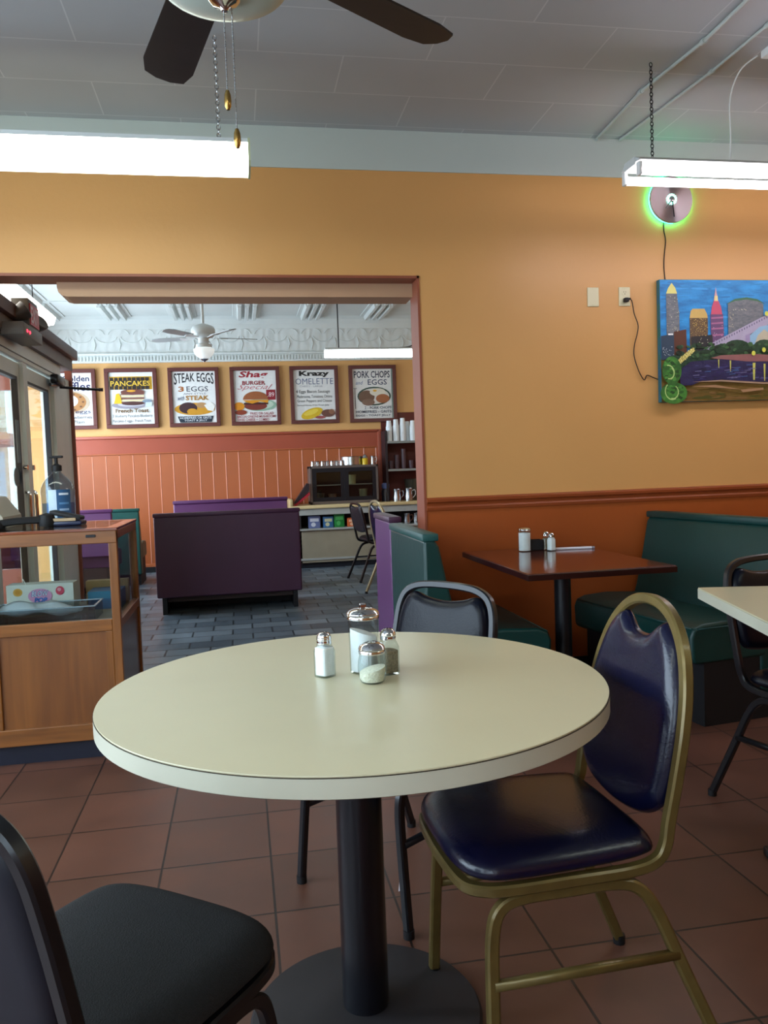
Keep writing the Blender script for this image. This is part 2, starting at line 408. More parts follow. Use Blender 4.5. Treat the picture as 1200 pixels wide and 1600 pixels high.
wall_x('wall_right', 3.3, 3.42, [], YW2, YB + 0.1, 3.3, orange, tan_far, 1.73)
g = MB(); g.box(XL, -2.1, YF - 0.12, YF, 0, 3.1, tan); g.box(-0.7, XR, YF - 0.12, YF, 1, 3.1, tan); g.box(-0.7, XR, YF - 0.12, YF, 0, 1, orange); g.box(-2.1, -0.7, YF - 0.12, YF, 0, 0.7, orange); g.box(-2.1, -0.7, YF - 0.12, YF, 2.5, 3.1, tan)
struct(g, 'wall_front')
def window(n, y0, y1, z0, z1, x, mull):
    g = MB(); w = 0.05
    g.box(x - 0.09, x - 0.03, y0, y1, z0, z0 + w, aluminium); g.box(x - 0.09, x - 0.03, y0, y1, z1 - w, z1, aluminium)
    for k in range(mull + 1):
        yy = y0 + (y1 - y0 - w) * k / mull; g.box(x - 0.09, x - 0.03, yy, yy + w, z0 + w, z1 - w, aluminium)
    o = struct(g, 'window_%d' % n)
    g = MB(); g.box(x - 0.063, x - 0.057, y0 + w, y1 - w, z0 + w, z1 - w, glass); g.build('window_pane', o)
window(1, -1.5, 3.2, 0.65, 2.65, XL, 3)
window(2, 7.3, 10.3, 0.85, 2.75, XL, 2)
g = MB()
for (a, b, c, e) in ((-2.1, -0.7, 0.7, 0.75), (-2.1, -0.7, 2.45, 2.5), (-2.1, -2.05, 0.75, 2.45), (-0.75, -0.7, 0.75, 2.45)): g.box(a, b, YF - 0.09, YF - 0.03, c, e, aluminium)
wf = struct(g, 'window_3'); g = MB(); g.box(-2.05, -0.75, YF - 0.063, YF - 0.057, 0.75, 2.45, glass); g.build('window_pane', wf)

# far wall: tan above, tall beadboard wainscot below, pressed-tin frieze and dentil crown
XW = 1.85
g = MB(); g.box(XL, 3.3, YB, YB + 0.1, 0, ZT, tan_far); struct(g, 'wall_far')
g = MB()
bw = 0.1635; x = XL
while x < XW - 0.01:
    x1 = min(x + bw, XW)
    g.box(x + 0.004, x1 - 0.004, YB - 0.022, YB, 0.1, 1.50, wains, 0.003)
    g.cyl((x1, YB - 0.02, 0.11), (x1, YB - 0.02, 1.49), 0.0065, bead_highlight, n=8); x = x1
g.box(XL, XW, YB - 0.028, YB, 1.50, 1.70, wainsd, 0.004); g.box(XL, XW, YB - 0.034, YB, 1.50, 1.515, wains, 0.004)
g.box(XL, XW, YB - 0.05, YB, 1.70, 1.735, wainsd, 0.008); g.box(XL, XW, YB - 0.04, YB, 0.0, 0.11, wains, 0.006)
g.box(XW - 0.03, XW + 0.03, YB - 0.05, YB, 0, 1.735, wainsd, 0.006)
struct(g, 'trim_4')
g = MB(); g.box(XW + 0.03, 3.3, YB - 0.02, YB, 0, 1.95, mat('dark_maroon_wall_paint', '#5E2014', 0.45, noise=0.08)); struct(g, 'trim_5')
g = MB(); g.box(XL, XW - 0.03, YB - 0.055, YB - 0.04, 0, 0.07, mat('dark_base', '#1B1A1E', 0.5)); struct(g, 'baseboard_far')
g = MB()
g.box(XL, 3.3, YB - 0.03, YB, 2.72, ZT, tin)
g.box(XL, 3.3, YB - 0.07, YB, 2.735, 2.76, tin_plain, 0.006); g.box(XL, 3.3, YB - 0.045, YB, 2.645, 2.735, tin_plain, 0.004)
for k in range(144):
    xx = XL + 0.02 + 0.04 * k; g.box(xx, xx + 0.02, YB - 0.062, YB - 0.045, 2.665, 2.715, tin_plain)
for k in range(19):                                                          # embossed swags and fleurons of the frieze
    xx = XL + 0.15 + 0.3 * k
    for (dx, s_) in ((0, 1), (0.15, -1)):
        pts = [(xx + dx + 0.13 * math.sin(a), YB - 0.033, 2.98 + s_ * 0.09 * math.cos(a)) for a in [R(-80 + 20 * q) for q in range(9)]]
        g.sweep(pts, 0.0045, tin_plain, n=6)
    g.sweep([(xx, YB - 0.033, 2.80), (xx + 0.02, YB - 0.04, 2.87), (xx, YB - 0.033, 2.94)], 0.005, tin_plain, n=6)
pts = [(-0.0, ZT), (-0.16, ZT), (-0.10, ZT - 0.03), (-0.06, ZT - 0.08), (-0.045, ZT - 0.14), (0, ZT - 0.14)]
g.prism(pts, 0, 3.3 - XL, tin_plain, M=Matrix(((0, 0, 1, XL), (1, 0, 0, YB), (0, 1, 0, 0), (0, 0, 0, 1))))
struct(g, 'trim_6')

# ---------------------------------------------------------------- entry vestibule: glass doors in an aluminium storefront
XV = -1.37; YV0, YV1 = 4.75, 7.0; ZV = 2.13
g = MB()
g.box(XV - 0.07, XV + 0.03, YV1 - 0.56, YV1, 0, 2.02, aluminium)               # broad corner post
g.box(XV - 0.05, XV + 0.03, YV0, YV0 + 0.09, 0, 2.02, aluminium); g.box(XV - 0.05, XV + 0.025, 5.58, 5.68, 0, 2.02, aluminium)
g.box(XV - 0.05, XV + 0.03, YV0, YV1 - 0.3, 1.98, 2.10, aluminium, 0.004)
g.box(XV - 0.05, XV + 0.0, YV0 + 0.09, YV1 - 0.56, 0, 0.03, aluminium)
g.box(XV + 0.028, XV + 0.034, YV0, YV1 - 0.4, 2.008, 2.014, alu_dark)
struct(g, 'trim_7')
g = MB(); g.box(XV - 0.10, XV + 0.06, YV0, YV1 + 0.03, 2.10, 2.19, mat('grey_header', '#77706E', 0.5, noise=0.06)); g.box(XV - 0.10, XV + 0.10, YV0, YV1 + 0.06, 2.19, 2.27, fascia, 0.005)
g.box(XL, XV + 0.05, YV0, YV1 + 0.04, 2.27, 2.29, fascia); g.box(XV - 0.0, XV + 0.055, YV1, YV1 + 0.03, 0, 2.19, jamb)
struct(g, 'trim_8')
def glass_door(n, y0, y1, hinge):
    g = MB(); w = 0.07
    g.box(XV - 0.04, XV, y0, y0 + w, 0.03, 1.97, aluminium, 0.003); g.box(XV - 0.04, XV, y1 - w, y1, 0.03, 1.97, aluminium, 0.003)
    g.box(XV - 0.04, XV, y0 + w, y1 - w, 1.88, 1.97, aluminium); g.box(XV - 0.04, XV, y0 + w, y1 - w, 0.03, 0.22, aluminium)
    for (a, b, c, e) in ((y0 + w, y0 + w + 0.015, 0.22, 1.88), (y1 - w - 0.02, y1 - w, 0.22, 1.88), (y0 + w, y1 - w, 1.862, 1.88)): g.box(XV - 0.03, XV + 0.004, a, b, c, e, alu_dark)
    o = struct(g, 'door_%d' % n)
    g = MB(); g.box(XV - 0.022, XV - 0.016, y0 + w, y1 - w, 0.22, 1.88, glass); g.build('door_pane', o)
    g = MB(); yy = y1 - w / 2 if hinge else y0 + w / 2
    g.sweep(spline([(XV, yy, 0.96), (XV + 0.028, yy, 0.97), (XV + 0.03, yy, 1.05), (XV + 0.028, yy, 1.13), (XV, yy, 1.14)], 5), 0.011, chrome, n=8); g.build('door_handle', o)
    g = MB(); g.cyl((XV - 0.002, y1 - 0.035 if hinge else y0 + 0.035, 1.30), (XV + 0.03, y1 - 0.035 if hinge else y0 + 0.035, 1.30), 0.018, chrome); g.build('lock_cylinder', o)
    return o
d1 = glass_door(1, YV0 + 0.09, 5.58, True)
g = MB(); g.box(XV + 0.0, XV + 0.004, 5.42, 5.50, 1.33, 1.60, mat('notice_paper', '#6E7F86', 0.6)); g.build('door_notice', d1)
g = MB(); g.lathe([(0, 0), (0.06, 0), (0.06, 0.005), (0, 0.005)], mat('grey_sticker', '#6F7B7B', 0.5), M=Matrix.Translation((XV - 0.015, 5.43, 1.24)) @ Matrix.Rotation(R(90), 4, 'Y')); g.build('door_sticker', d1)
d2 = glass_door(2, 5.68, YV1 - 0.56, False)
g = MB()                                                                     # end of the vestibule: tan pier and a glazed bay next to it
g.box(XV - 0.40, XV - 0.07, YV1 - 0.02, YV1 + 0.03, 0, 2.19, tan_far); g.box(XL, XV - 0.4, YV1 - 0.02, YV1 + 0.03, 0, 0.5, jamb)
g.box(XL, XV - 0.4, YV1 - 0.02, YV1 + 0.03, 1.95, 2.19, jamb)
g.box(XL, XV - 0.05, YV0 - 0.28, YV0, 0, 2.27, tan_far)
struct(g, 'wall_entry')
g = MB(); g.box(XL + 0.0, XV - 0.4, YV1 - 0.0, YV1 + 0.005, 0.5, 1.95, glass); o = g.build('window_4'); o['kind'] = 'structure'

t = thing('door_closer', 'dark door closer with a long thin arm over the right hand glass door', 'door closer', (XV + 0.03, 6.45, 1.96))
g = MB(); g.box(0, 0.06, -0.13, 0.13, -0.035, 0.035, black_metal, 0.015); g.build('closer_body', t)
g = MB(); g.sweep([(0.03, 0.05, -0.045), (0.16, 0.12, -0.05), (0.30, 0.22, -0.052)], 0.010, black_metal, n=8); g.sweep([(0.03, 0.05, -0.03), (0.03, -0.28, -0.06)], 0.012, black_metal, n=8)
g.lathe([(0, -0.012), (0.018, -0.012), (0.018, 0.012), (0, 0.012)], black_metal, c=(0.30, 0.22, -0.052)); g.build('closer_arm', t)

# ---------------------------------------------------------------- lettering and prints
def text_polys(txt, bold=0.0, shear=0.0):
    cu = bpy.data.curves.new('lettering', 'FONT'); cu.body = txt; cu.size = 1; cu.offset = bold; cu.shear = shear; cu.resolution_u = 2
    o = bpy.data.objects.new('lettering', cu); COL.objects.link(o)
    dg = bpy.context.evaluated_depsgraph_get(); dg.update()
    me = bpy.data.meshes.new_from_object(o.evaluated_get(dg)); bpy.data.objects.remove(o); bpy.data.curves.remove(cu)
    vs = [tuple(v.co[:2]) for v in me.vertices]; fs = [tuple(p.vertices) for p in me.polygons]; bpy.data.meshes.remove(me)
    return vs, fs
def ink(hexc): return mat('ink_' + hexc.strip('#').lower(), hexc, 0.45, noise=0.04, scale=30)
class Print:
    """flat printed sheet in local x (right), z (up), facing -y; layers a hair apart"""
    def __init__(s, mb, w, h, x0=0, z0=0, y=0, step=0.0006, M=None): s.g = mb; s.w = w; s.h = h; s.x0 = x0; s.z0 = z0; s.y = y; s.st = step; s.k = 0; s.M = M
    def P(s, u, v):
        co = Vector((s.x0 + u * s.w, s.y - s.k * s.st, s.z0 + v * s.h)); return s.M @ co if s.M else co
    def poly(s, pts, c):
        s.k += 1; s.g.face([s.g.bm.verts.new(s.P(u, v)) for u, v in pts], ink(c) if isinstance(c, str) else c)
    def rect(s, u0, u1, v0, v1, c): s.poly([(u0, v0), (u1, v0), (u1, v1), (u0, v1)], c)
    def ell(s, u, v, a, b, c, n=24, a0=0, a1=360, rot=0):
        pts = []
        for k in range(n):
            t = R(a0 + (a1 - a0) * k / (n - (0 if a1 - a0 >= 360 else 1))); x, y = a * math.cos(t), b * math.sin(t)
            pts.append((u + x * math.cos(rot) - y * math.sin(rot), v + x * math.sin(rot) + y * math.cos(rot)))
        s.poly(pts, c)
    def text(s, txt, u0, u1, v0, v1, c, bold=0.0, shear=0.0, arch=0.0):
        vs, fs = text_polys(txt, bold, shear)
        if not vs: return
        xa, xb = min(v[0] for v in vs), max(v[0] for v in vs); ya, yb = min(v[1] for v in vs), max(v[1] for v in vs)
        s.k += 1; V = []
        for x, y in vs:
            p = (x - xa) / (xb - xa); q = (y - ya) / (yb - ya); v = v0 + (v1 - v0) * q + arch * (1 - (2 * p - 1) ** 2) * (v1 - v0) * (1 - q)
            V.append(s.g.bm.verts.new(s.P(u0 + (u1 - u0) * p, v)))
        mm = ink(c) if isinstance(c, str) else c
        for fc in fs: s.g.face([V[i] for i in fc], mm)

frame_wood = mat('maroon_brown_frame', '#5E2F2A', 0.4, noise=0.08)
PW, PH, FR = 0.63, 0.745, 0.048
def poster(xc, label, art):
    t = thing('menu_poster', label, 'poster', (xc, YB - 0.03, 1.83), group=None)
    g = MB()
    for (a, b, c, e) in ((-PW / 2, PW / 2, 0, FR), (-PW / 2, PW / 2, PH - FR, PH), (-PW / 2, -PW / 2 + FR, FR, PH - FR), (PW / 2 - FR, PW / 2, FR, PH - FR)):
        g.box(a, b, -0.03, 0.02, c, e, frame_wood, 0.004)
    g.build('frame', t)
    g = MB(); w, h = PW - 2 * FR, PH - 2 * FR
    g.box(-w / 2, w / 2, 0.0, 0.01, FR, FR + h, ink('#E4E4E0'))
    p = Print(g, w, h, -w / 2, FR, -0.001); art(p); g.build('print', t)
    return t
def art_waffles(p):
    p.text('Golden', 0.35, 0.95, 0.84, 0.95, '#2A2550', 0.02); p.text('Waffles', 0.08, 0.97, 0.66, 0.83, '#2A2550', 0.015)
    p.ell(0.52, 0.44, 0.42, 0.22, '#B7A48C'); p.ell(0.5, 0.45, 0.36, 0.19, '#A5713C'); p.ell(0.46, 0.47, 0.22, 0.12, '#F2EFEA'); p.ell(0.35, 0.60, 0.12, 0.05, '#7C2A3A')
    for k in range(10): p.ell(0.5 + 0.29 * math.cos(k * 0.63), 0.45 + 0.155 * math.sin(k * 0.63), 0.03, 0.018, '#6B4424', 8)
    p.text('3 eggs', 0.45, 0.95, 0.21, 0.30, '#3A3558'); p.text('with strawberries', 0.15, 0.97, 0.13, 0.19, '#222030'); p.text('or - Plain', 0.3, 0.8, 0.04, 0.10, '#222030')
def art_pancakes(p):
    p.rect(0.02, 0.98, 0.67, 0.92, '#C79A1E'); 
    for k in range(9):
        p.rect(0.03 + k * 0.1, 0.11 + k * 0.1, 0.84, 0.90, '#231A18'); p.rect(0.03 + k * 0.1, 0.11 + k * 0.1, 0.67, 0.73, '#231A18')
    p.rect(0.02, 0.90, 0.73, 0.84, '#2A201A'); p.text('PANCAKES', 0.04, 0.94, 0.735, 0.835, '#D9B23A', 0.02)
    p.ell(0.45, 0.37, 0.40, 0.07, '#8F8A93'); p.ell(0.48, 0.385, 0.3, 0.045, '#B9B4BA')
    for k in range(5): p.rect(0.27, 0.79, 0.40 + k * 0.042, 0.43 + k * 0.042, '#E6CFA0' if k % 2 else '#7A4A33')
    p.ell(0.53, 0.62, 0.27, 0.055, '#6A3A30'); p.ell(0.53, 0.40, 0.25, 0.035, '#4A2622'); p.ell(0.50, 0.64, 0.10, 0.02, '#D99A28')
    p.poly([(0.10, 0.40), (0.28, 0.40), (0.26, 0.52), (0.22, 0.60), (0.15, 0.58), (0.13, 0.48)], '#E3B11A')
    p.ell(0.85, 0.44, 0.11, 0.035, '#7C8A98'); p.poly([(0.80, 0.33), (0.95, 0.34), (0.97, 0.42), (0.82, 0.42)], '#C6D2D8')
    p.text('French Toast', 0.13, 0.88, 0.225, 0.30, '#6A4A1C', 0.03); p.text('3 blueberry Pancakes-Blueberry', 0.06, 0.96, 0.12, 0.19, '#2A2A33'); p.text('Pancakes-3 eggs - French Toast', 0.06, 0.92, 0.03, 0.09, '#2A2A33', 0.01)
def art_steak(p):
    p.text('STEAK EGGS', 0.05, 0.97, 0.74, 0.97, '#181820', 0.012, arch=0.28); p.text('3', 0.14, 0.27, 0.61, 0.71, '#A5602A', 0.03); p.text('EGGS', 0.33, 0.83, 0.61, 0.71, '#3A3A48', 0.0)
    p.text('ANY STYLE', 0.25, 0.78, 0.55, 0.585, '#7A7A88'); p.text('with', 0.12, 0.27, 0.44, 0.53, '#4A5A78', 0, 0.4); p.text('STEAK', 0.30, 0.84, 0.44, 0.53, '#A8762A', 0.03)
    p.ell(0.5, 0.27, 0.47, 0.12, '#C88F24'); p.ell(0.35, 0.29, 0.21, 0.11, '#3C2226'); p.ell(0.44, 0.22, 0.12, 0.06, '#C88F24'); p.ell(0.66, 0.34, 0.12, 0.055, '#B48A5A')
    p.poly([(0.72, 0.34), (0.88, 0.40), (0.98, 0.33), (0.93, 0.22), (0.80, 0.24)], '#E9E6DC')
    p.poly([(0.10, 0.13), (0.93, 0.13), (0.88, 0.01), (0.15, 0.01)], '#1C2A38'); p.text('HOMEFRIES OR GRITS', 0.15, 0.88, 0.075, 0.12, '#D8DCE0', 0.01); p.text('TOAST & JELLY', 0.25, 0.78, 0.02, 0.065, '#D8DCE0', 0.01)
def art_burger(p):
    p.text('Shag', 0.12, 0.82, 0.83, 0.99, '#9C2430', 0.03, 0.2); p.text('BURGER', 0.20, 0.75, 0.72, 0.80, '#8A1E28', 0.03); p.text('Special', 0.08, 0.92, 0.60, 0.73, '#C06A70', -0.005, 0.5)
    p.rect(0.76, 0.98, 0.42, 0.62, '#8E2430'); p.text('.89', 0.79, 0.95, 0.48, 0.57, '#F0D8D8')
    p.ell(0.60, 0.32, 0.40, 0.12, '#8FB09A'); p.ell(0.60, 0.33, 0.33, 0.09, '#B9CBB8'); p.ell(0.50, 0.30, 0.27, 0.08, '#7A3428'); p.rect(0.22, 0.80, 0.33, 0.37, '#4A1E1A')
    p.poly([(0.20, 0.42), (0.82, 0.42), (0.78, 0.36), (0.60, 0.39), (0.42, 0.35), (0.27, 0.38)], '#D8901E')
    p.ell(0.5, 0.43, 0.30, 0.16, '#9A5A34', a0=0, a1=180); p.ell(0.10, 0.30, 0.13, 0.08, '#D88A1C'); p.ell(0.14, 0.18, 0.14, 0.05, '#8A3A24')
    p.text('FRIES OR SALAD', 0.36, 0.92, 0.13, 0.18, '#9A2A38', 0.01); p.text('BACON ONIONS MUSHROOMS', 0.05, 0.97, 0.07, 0.12, '#9A2A38', 0.01); p.text('SWISS CHEESE + COMBO', 0.05, 0.8, 0.01, 0.06, '#9A2A38', 0.01)
def art_omelette(p):
    p.text('Krazy', 0.14, 0.88, 0.85, 0.98, '#181818', 0.045); p.text('OMELETTE', 0.05, 0.97, 0.71, 0.83, '#4A5A80', -0.008); p.text('CHEESY - LARGE', 0.15, 0.7, 0.655, 0.69, '#9AA0A8')
    p.text('4 Eggs Bacon Sausage', 0.05, 0.88, 0.52, 0.60, '#2A2A33'); p.text('Mushrooms, Tomatoes, Onions', 0.07, 0.93, 0.43, 0.50, '#2A2A33'); p.text('Green Peppers and Cheese', 0.08, 0.92, 0.34, 0.41, '#2A2A33')
    p.text('Served Home Fries Toast Jelly', 0.07, 0.85, 0.27, 0.31, '#2A2A33'); p.ell(0.42, 0.13, 0.27, 0.10, '#D6B322', rot=0.25); p.ell(0.40, 0.15, 0.18, 0.05, '#E6CC4A', rot=0.25)
    p.ell(0.82, 0.13, 0.17, 0.075, '#6A4438'); p.ell(0.9, 0.16, 0.07, 0.05, '#8A6048'); p.ell(0.62, 0.05, 0.12, 0.03, '#9A4A4A')
def art_pork(p):
    p.text('PORK CHOPS', 0.04, 0.94, 0.82, 0.96, '#1E2840', 0.015); p.text('and', 0.08, 0.26, 0.69, 0.76, '#4A6A9A', 0, 0.3); p.text('EGGS', 0.38, 0.86, 0.68, 0.79, '#3A4660', 0.01)
    p.rect(0.05, 0.065, 0.2, 0.6, '#3A3A40'); p.rect(0.02, 0.10, 0.60, 0.62, '#9AA0A4'); p.ell(0.53, 0.45, 0.42, 0.19, '#2E4A3E'); p.ell(0.53, 0.45, 0.38, 0.16, '#DAD6CC'); p.ell(0.34, 0.44, 0.20, 0.13, '#6E5240')
    p.ell(0.38, 0.33, 0.16, 0.07, '#7E6250'); p.ell(0.62, 0.53, 0.20, 0.08, '#E2DCC8'); p.ell(0.74, 0.40, 0.17, 0.09, '#A0623A'); p.ell(0.55, 0.56, 0.05, 0.02, '#D9A62A')
    p.text('2 - PORK CHOPS', 0.28, 0.95, 0.19, 0.245, '#2A3448', 0.01); p.text('HOMEFRIES - GRITS', 0.06, 0.95, 0.11, 0.165, '#2A3448', 0.01); p.text('EGGS - TOAST JELLY', 0.06, 0.93, 0.03, 0.085, '#2A3448', 0.01)
    p.rect(0.965, 1.0, 0.0, 1.0, '#7A8A80')
poster(-2.02, 'framed waffle menu poster partly hidden behind the entry door post', art_waffles)
poster(-1.284, 'framed menu poster with a yellow and black PANCAKES banner', art_pancakes)
poster(-0.518, 'framed menu poster reading STEAK EGGS in tall black letters', art_steak)
poster(0.251, 'framed menu poster with red lettering over a big burger', art_burger)
poster(1.0125, 'framed Krazy Omelette menu poster with a yellow omelette at its foot', art_omelette)
poster(1.7845, 'framed PORK CHOPS and EGGS menu poster nearest the foam cups', art_pork)

# ---------------------------------------------------------------- painting, outlet, switch plate, wall clock
def canvas_paint(name, c1, c2, scale=10, stretch=(1, 1, 3)):
    M = mat(name, c1, 0.5, noise=0.0, scale=scale, bump=0.25, bscale=70, stretch=stretch)
    rp = [n for n in M.node_tree.nodes if n.type == 'VALTORGB'][0]; rp.color_ramp.elements[0].color = lin(c1); rp.color_ramp.elements[1].color = lin(c2); return M
t = thing('canvas_painting', 'unframed canvas painting of a city skyline and arched bridge at night', 'painting', (2.38, YW - 0.008, 1.53))
CW, CH = 1.03, 0.69
sky = canvas_paint('painted_blue_sky', '#1668A8', '#2E96D8', 9); grass = canvas_paint('painted_olive_bank', '#5A4A14', '#7A5A2A', 8); water = canvas_paint('painted_purple_water', '#1C1440', '#2A2A54', 12)
leaf = canvas_paint('painted_green_leaf', '#1C4A1E', '#4A8A34', 14, (1, 1, 1)); trees = canvas_paint('painted_dark_trees', '#12301C', '#2A4A34', 20, (1, 1, 1)); tower = canvas_paint('painted_grey_tower', '#5A6068', '#7A7C80', 40)
g = MB(); g.box(0, CW, -0.032, 0, 0, CH, canvas_paint('painted_canvas_side', '#1A5A8A', '#2A6A4A', 3), 0.002)
p = Print(g, CW, CH, 0, 0, -0.0322, 0.0002)
# coordinates: u 0..1 over the 1.03 m width, v 0..1 upwards
S = 0.70 / 1.03   # the visible left part fills this share of the canvas width
def U(px): return (px - 147) / 1053 * S
def V(py): return 1 - (py - 120) / 1130
p.rect(0.003, 0.997, 0.35, 0.997, sky); p.rect(0.003, 0.997, 0.003, 0.36, grass)
rb = random.Random(11)
def dabs(n, xa, xb, ya, yb, la, lb, ha, hb, cols, rot=0.25):
    """loose brush dabs"""
    p.k += 1
    for q in range(n):
        ll = rb.uniform(la, lb) / 1053 * S
        p.ell(max(ll + 0.004, min(0.996 - ll, U(rb.uniform(xa, xb)))), V(rb.uniform(ya, yb)), ll, rb.uniform(ha, hb) / 1130, rb.choice(cols), 8, rot=rb.uniform(-rot, rot)); p.k -= 0.96
    p.k += 1
dabs(110, 170, 1640, 140, 700, 30, 110, 4, 11, ['#2A86C4', '#1F74B4', '#3A9ADA', '#2280BE'], 0.12)
dabs(60, 180, 1640, 1120, 1230, 30, 120, 4, 12, ['#5A4A1C', '#6E5626', '#7A5A34', '#4A4A1A'], 0.1)
def twr(pts, c): p.poly([(U(a), V(b)) for a, b in pts], c)
twr([(205, 860), (205, 250), (305, 250), (325, 440), (325, 860)], tower); twr([(205, 250), (225, 200), (258, 152), (290, 195), (308, 250)], '#D9D27A')
twr([(420, 860), (420, 470), (590, 470), (590, 860)], canvas_paint('painted_brown_tower', '#4A3A30', '#7A6040', 60)); twr([(420, 475), (432, 410), (450, 390), (560, 390), (585, 440), (590, 475)], '#C9A860')
twr([(620, 860), (615, 440), (735, 440), (748, 860)], '#6A4A70'); twr([(620, 442), (630, 370), (650, 315), (692, 315), (715, 370), (728, 442)], '#C4506A'); twr([(648, 318), (668, 190), (690, 318)], '#C9A0A8')
twr([(655, 318), (655, 270), (685, 270), (688, 318)], '#E0CC8A')
for yy in (470, 520, 570, 630): twr([(622, yy), (735, yy - 8), (735, yy + 8), (622, yy + 14)], '#A86A90')
twr([(780, 860), (780, 340), (860, 300), (980, 290), (1080, 320), (1120, 350), (1120, 860)], tower)
twr([(755, 352), (850, 298), (960, 284), (1060, 300), (1150, 352), (1060, 320), (960, 304), (850, 318)], '#3A6A4A')
twr([(150, 860), (150, 640), (270, 620), (270, 860)], '#2E4054'); twr([(270, 860), (270, 600), (385, 580), (388, 860)], '#5A3428'); twr([(430, 860), (430, 650), (630, 630), (635, 860)], '#2A2A30')
rnd = random.Random(3)
for (xa, xb, ya, yb, c, n) in ((210, 320, 270, 600, '#C8C8A8', 30), (425, 588, 480, 640, '#D9B860', 60), (790, 830, 420, 560, '#D8D0A0', 10), (830, 960, 395, 405, '#E8E4C0', 9), (160, 270, 740, 830, '#B8C4C8', 24), (440, 620, 640, 740, '#E8E4C0', 8), (640, 745, 540, 720, '#D8C8E0', 12)):
    for k in range(n): a, b = rnd.uniform(xa, xb), rnd.uniform(ya, yb); p.ell(U(a), V(b), 0.0022, 0.003, c, 6); p.k -= 1
    p.k += 1
twr([(215, 632), (215, 618), (262, 618), (262, 632)], '#F4F4F4')
# bridge climbing to the right, with its arches
twr([(500, 800), (620, 710), (800, 620), (1200, 420), (1650, 300), (1650, 420), (1200, 520), (960, 640), (960, 720), (640, 800)], '#A8A0B8')
twr([(985, 760), (985, 640), (1080, 560), (1160, 545), (1240, 600), (1240, 760)], '#8CB4D0'); twr([(1015, 760), (1060, 640), (1120, 585), (1200, 640), (1230, 760)], '#B8B09A')
twr([(1290, 760), (1290, 600), (1400, 470), (1520, 460), (1600, 560), (1620, 760)], '#8CB4D0'); twr([(940, 740), (940, 640), (985, 620), (985, 740)], '#9A8CB0')
for k in range(26):
    xx = 640 + k * 24; yy = 712 - k * 11.8; twr([(xx, yy), (xx + 8, yy - 4), (xx + 8, yy + 14), (xx, yy + 18)], '#5A5470'); p.k -= 1
p.k += 1
for (a, b, rx, ry) in ((330, 900, 160, 90), (520, 850, 150, 70), (720, 790, 120, 70), (860, 760, 130, 80), (1010, 790, 120, 60), (1120, 760, 110, 80), (1260, 790, 140, 70), (1420, 780, 150, 90), (1560, 790, 120, 90)): p.ell(U(a), V(b), rx / 1053 * S, ry / 1130, trees, 16)
dabs(170, 300, 1600, 720, 850, 10, 32, 8, 22, ['#1C3A24', '#2A4E30', '#14281C', '#3A5E3A', '#24402E'], 1.5)
for q in range(4): p.ell(U((560, 700, 880, 1120)[q]), V(790), 0.03, 0.02, '#1A3424', 10)
twr([(290, 890), (300, 860), (380, 790), (440, 750), (460, 780), (400, 830), (330, 890)], '#B8A85A')
for k in range(70):
    t_ = rnd.random(); p.ell(U(300 + 150 * t_ + rnd.uniform(-18, 18)), V(885 - 120 * t_ + rnd.uniform(-26, 26)), 0.0028, 0.004, '#F2EC9A', 6); p.k -= 1
p.k += 1
twr([(600, 850), (700, 825), (1000, 815), (1650, 860), (1650, 920), (1200, 885), (900, 885)], '#8A5A5A')
twr([(320, 1100), (300, 960), (420, 880), (700, 860), (950, 885), (1650, 900), (1650, 1090), (900, 1075), (520, 1060), (420, 1100)], water)
dabs(120, 430, 1640, 905, 1050, 12, 50, 3, 8, ['#2A2056', '#3A3A6E', '#1A1A3A', '#4A4A7A', '#241A48'], 0.3)
for (a, b, c, e) in ((670, 865, 12, 80), (780, 875, 14, 110), (1000, 900, 26, 160), (1105, 910, 18, 160), (1155, 920, 22, 170), (1280, 930, 18, 150)): twr([(a, b), (a + c, b), (a + c * 0.7, b + e), (a + 4, b + e)], '#C8C860')
for k in range(16):
    a, b = rnd.uniform(430, 1000), rnd.uniform(900, 1040); twr([(a, b), (a + 60, b - 6), (a + 60, b + 3), (a, b + 5)], '#6A6A90' if k % 2 else '#3A5A8A'); p.k -= 1
p.k += 1
twr([(420, 1070), (700, 1055), (1100, 1085), (1500, 1090), (1500, 1100), (1100, 1100), (700, 1070)], '#A88A70'); twr([(420, 1110), (640, 1100), (900, 1150), (640, 1125)], '#A07A5A'); twr([(880, 1150), (1100, 1135), (1100, 1155), (900, 1175)], '#A07A5A')
for (a, b, rx, ry) in ((235, 960, 90, 130), (250, 1170, 125, 100)):
    p.ell(U(a), V(b), rx / 1053 * S, ry / 1130, leaf, 20); dabs(40, a - rx * 0.6, a + rx * 0.6, b - ry * 0.65, b + ry * 0.65, 8, 28, 6, 18, ['#2A5A24', '#3A7A2E', '#1E461E', '#4A8A3A'], 1.5)
for (a, b, rr, a0) in ((200, 980, 60, -100), (210, 985, 48, -60), (235, 1150, 70, 60), (240, 1160, 55, -60)):
    for k in range(14):
        q = R(a0 + k * 12); q2 = R(a0 + k * 12 + 12)
        twr([(a + rr * math.cos(q), b + 1.2 * rr * math.sin(q)), (a + rr * math.cos(q2), b + 1.2 * rr * math.sin(q2)), (a + (rr - 9) * math.cos(q2), b + 1.2 * (rr - 9) * math.sin(q2)), (a + (rr - 9) * math.cos(q), b + 1.2 * (rr - 9) * math.sin(q))], '#A8C87A'); p.k -= 1
    p.k += 1
for (a, b) in ((1135, 440), (1005, 810), (1105, 780), (1160, 790)): p.ell(U(a), V(b), 0.012, 0.02, '#C8CC50', 10)
g.build('canvas', t)

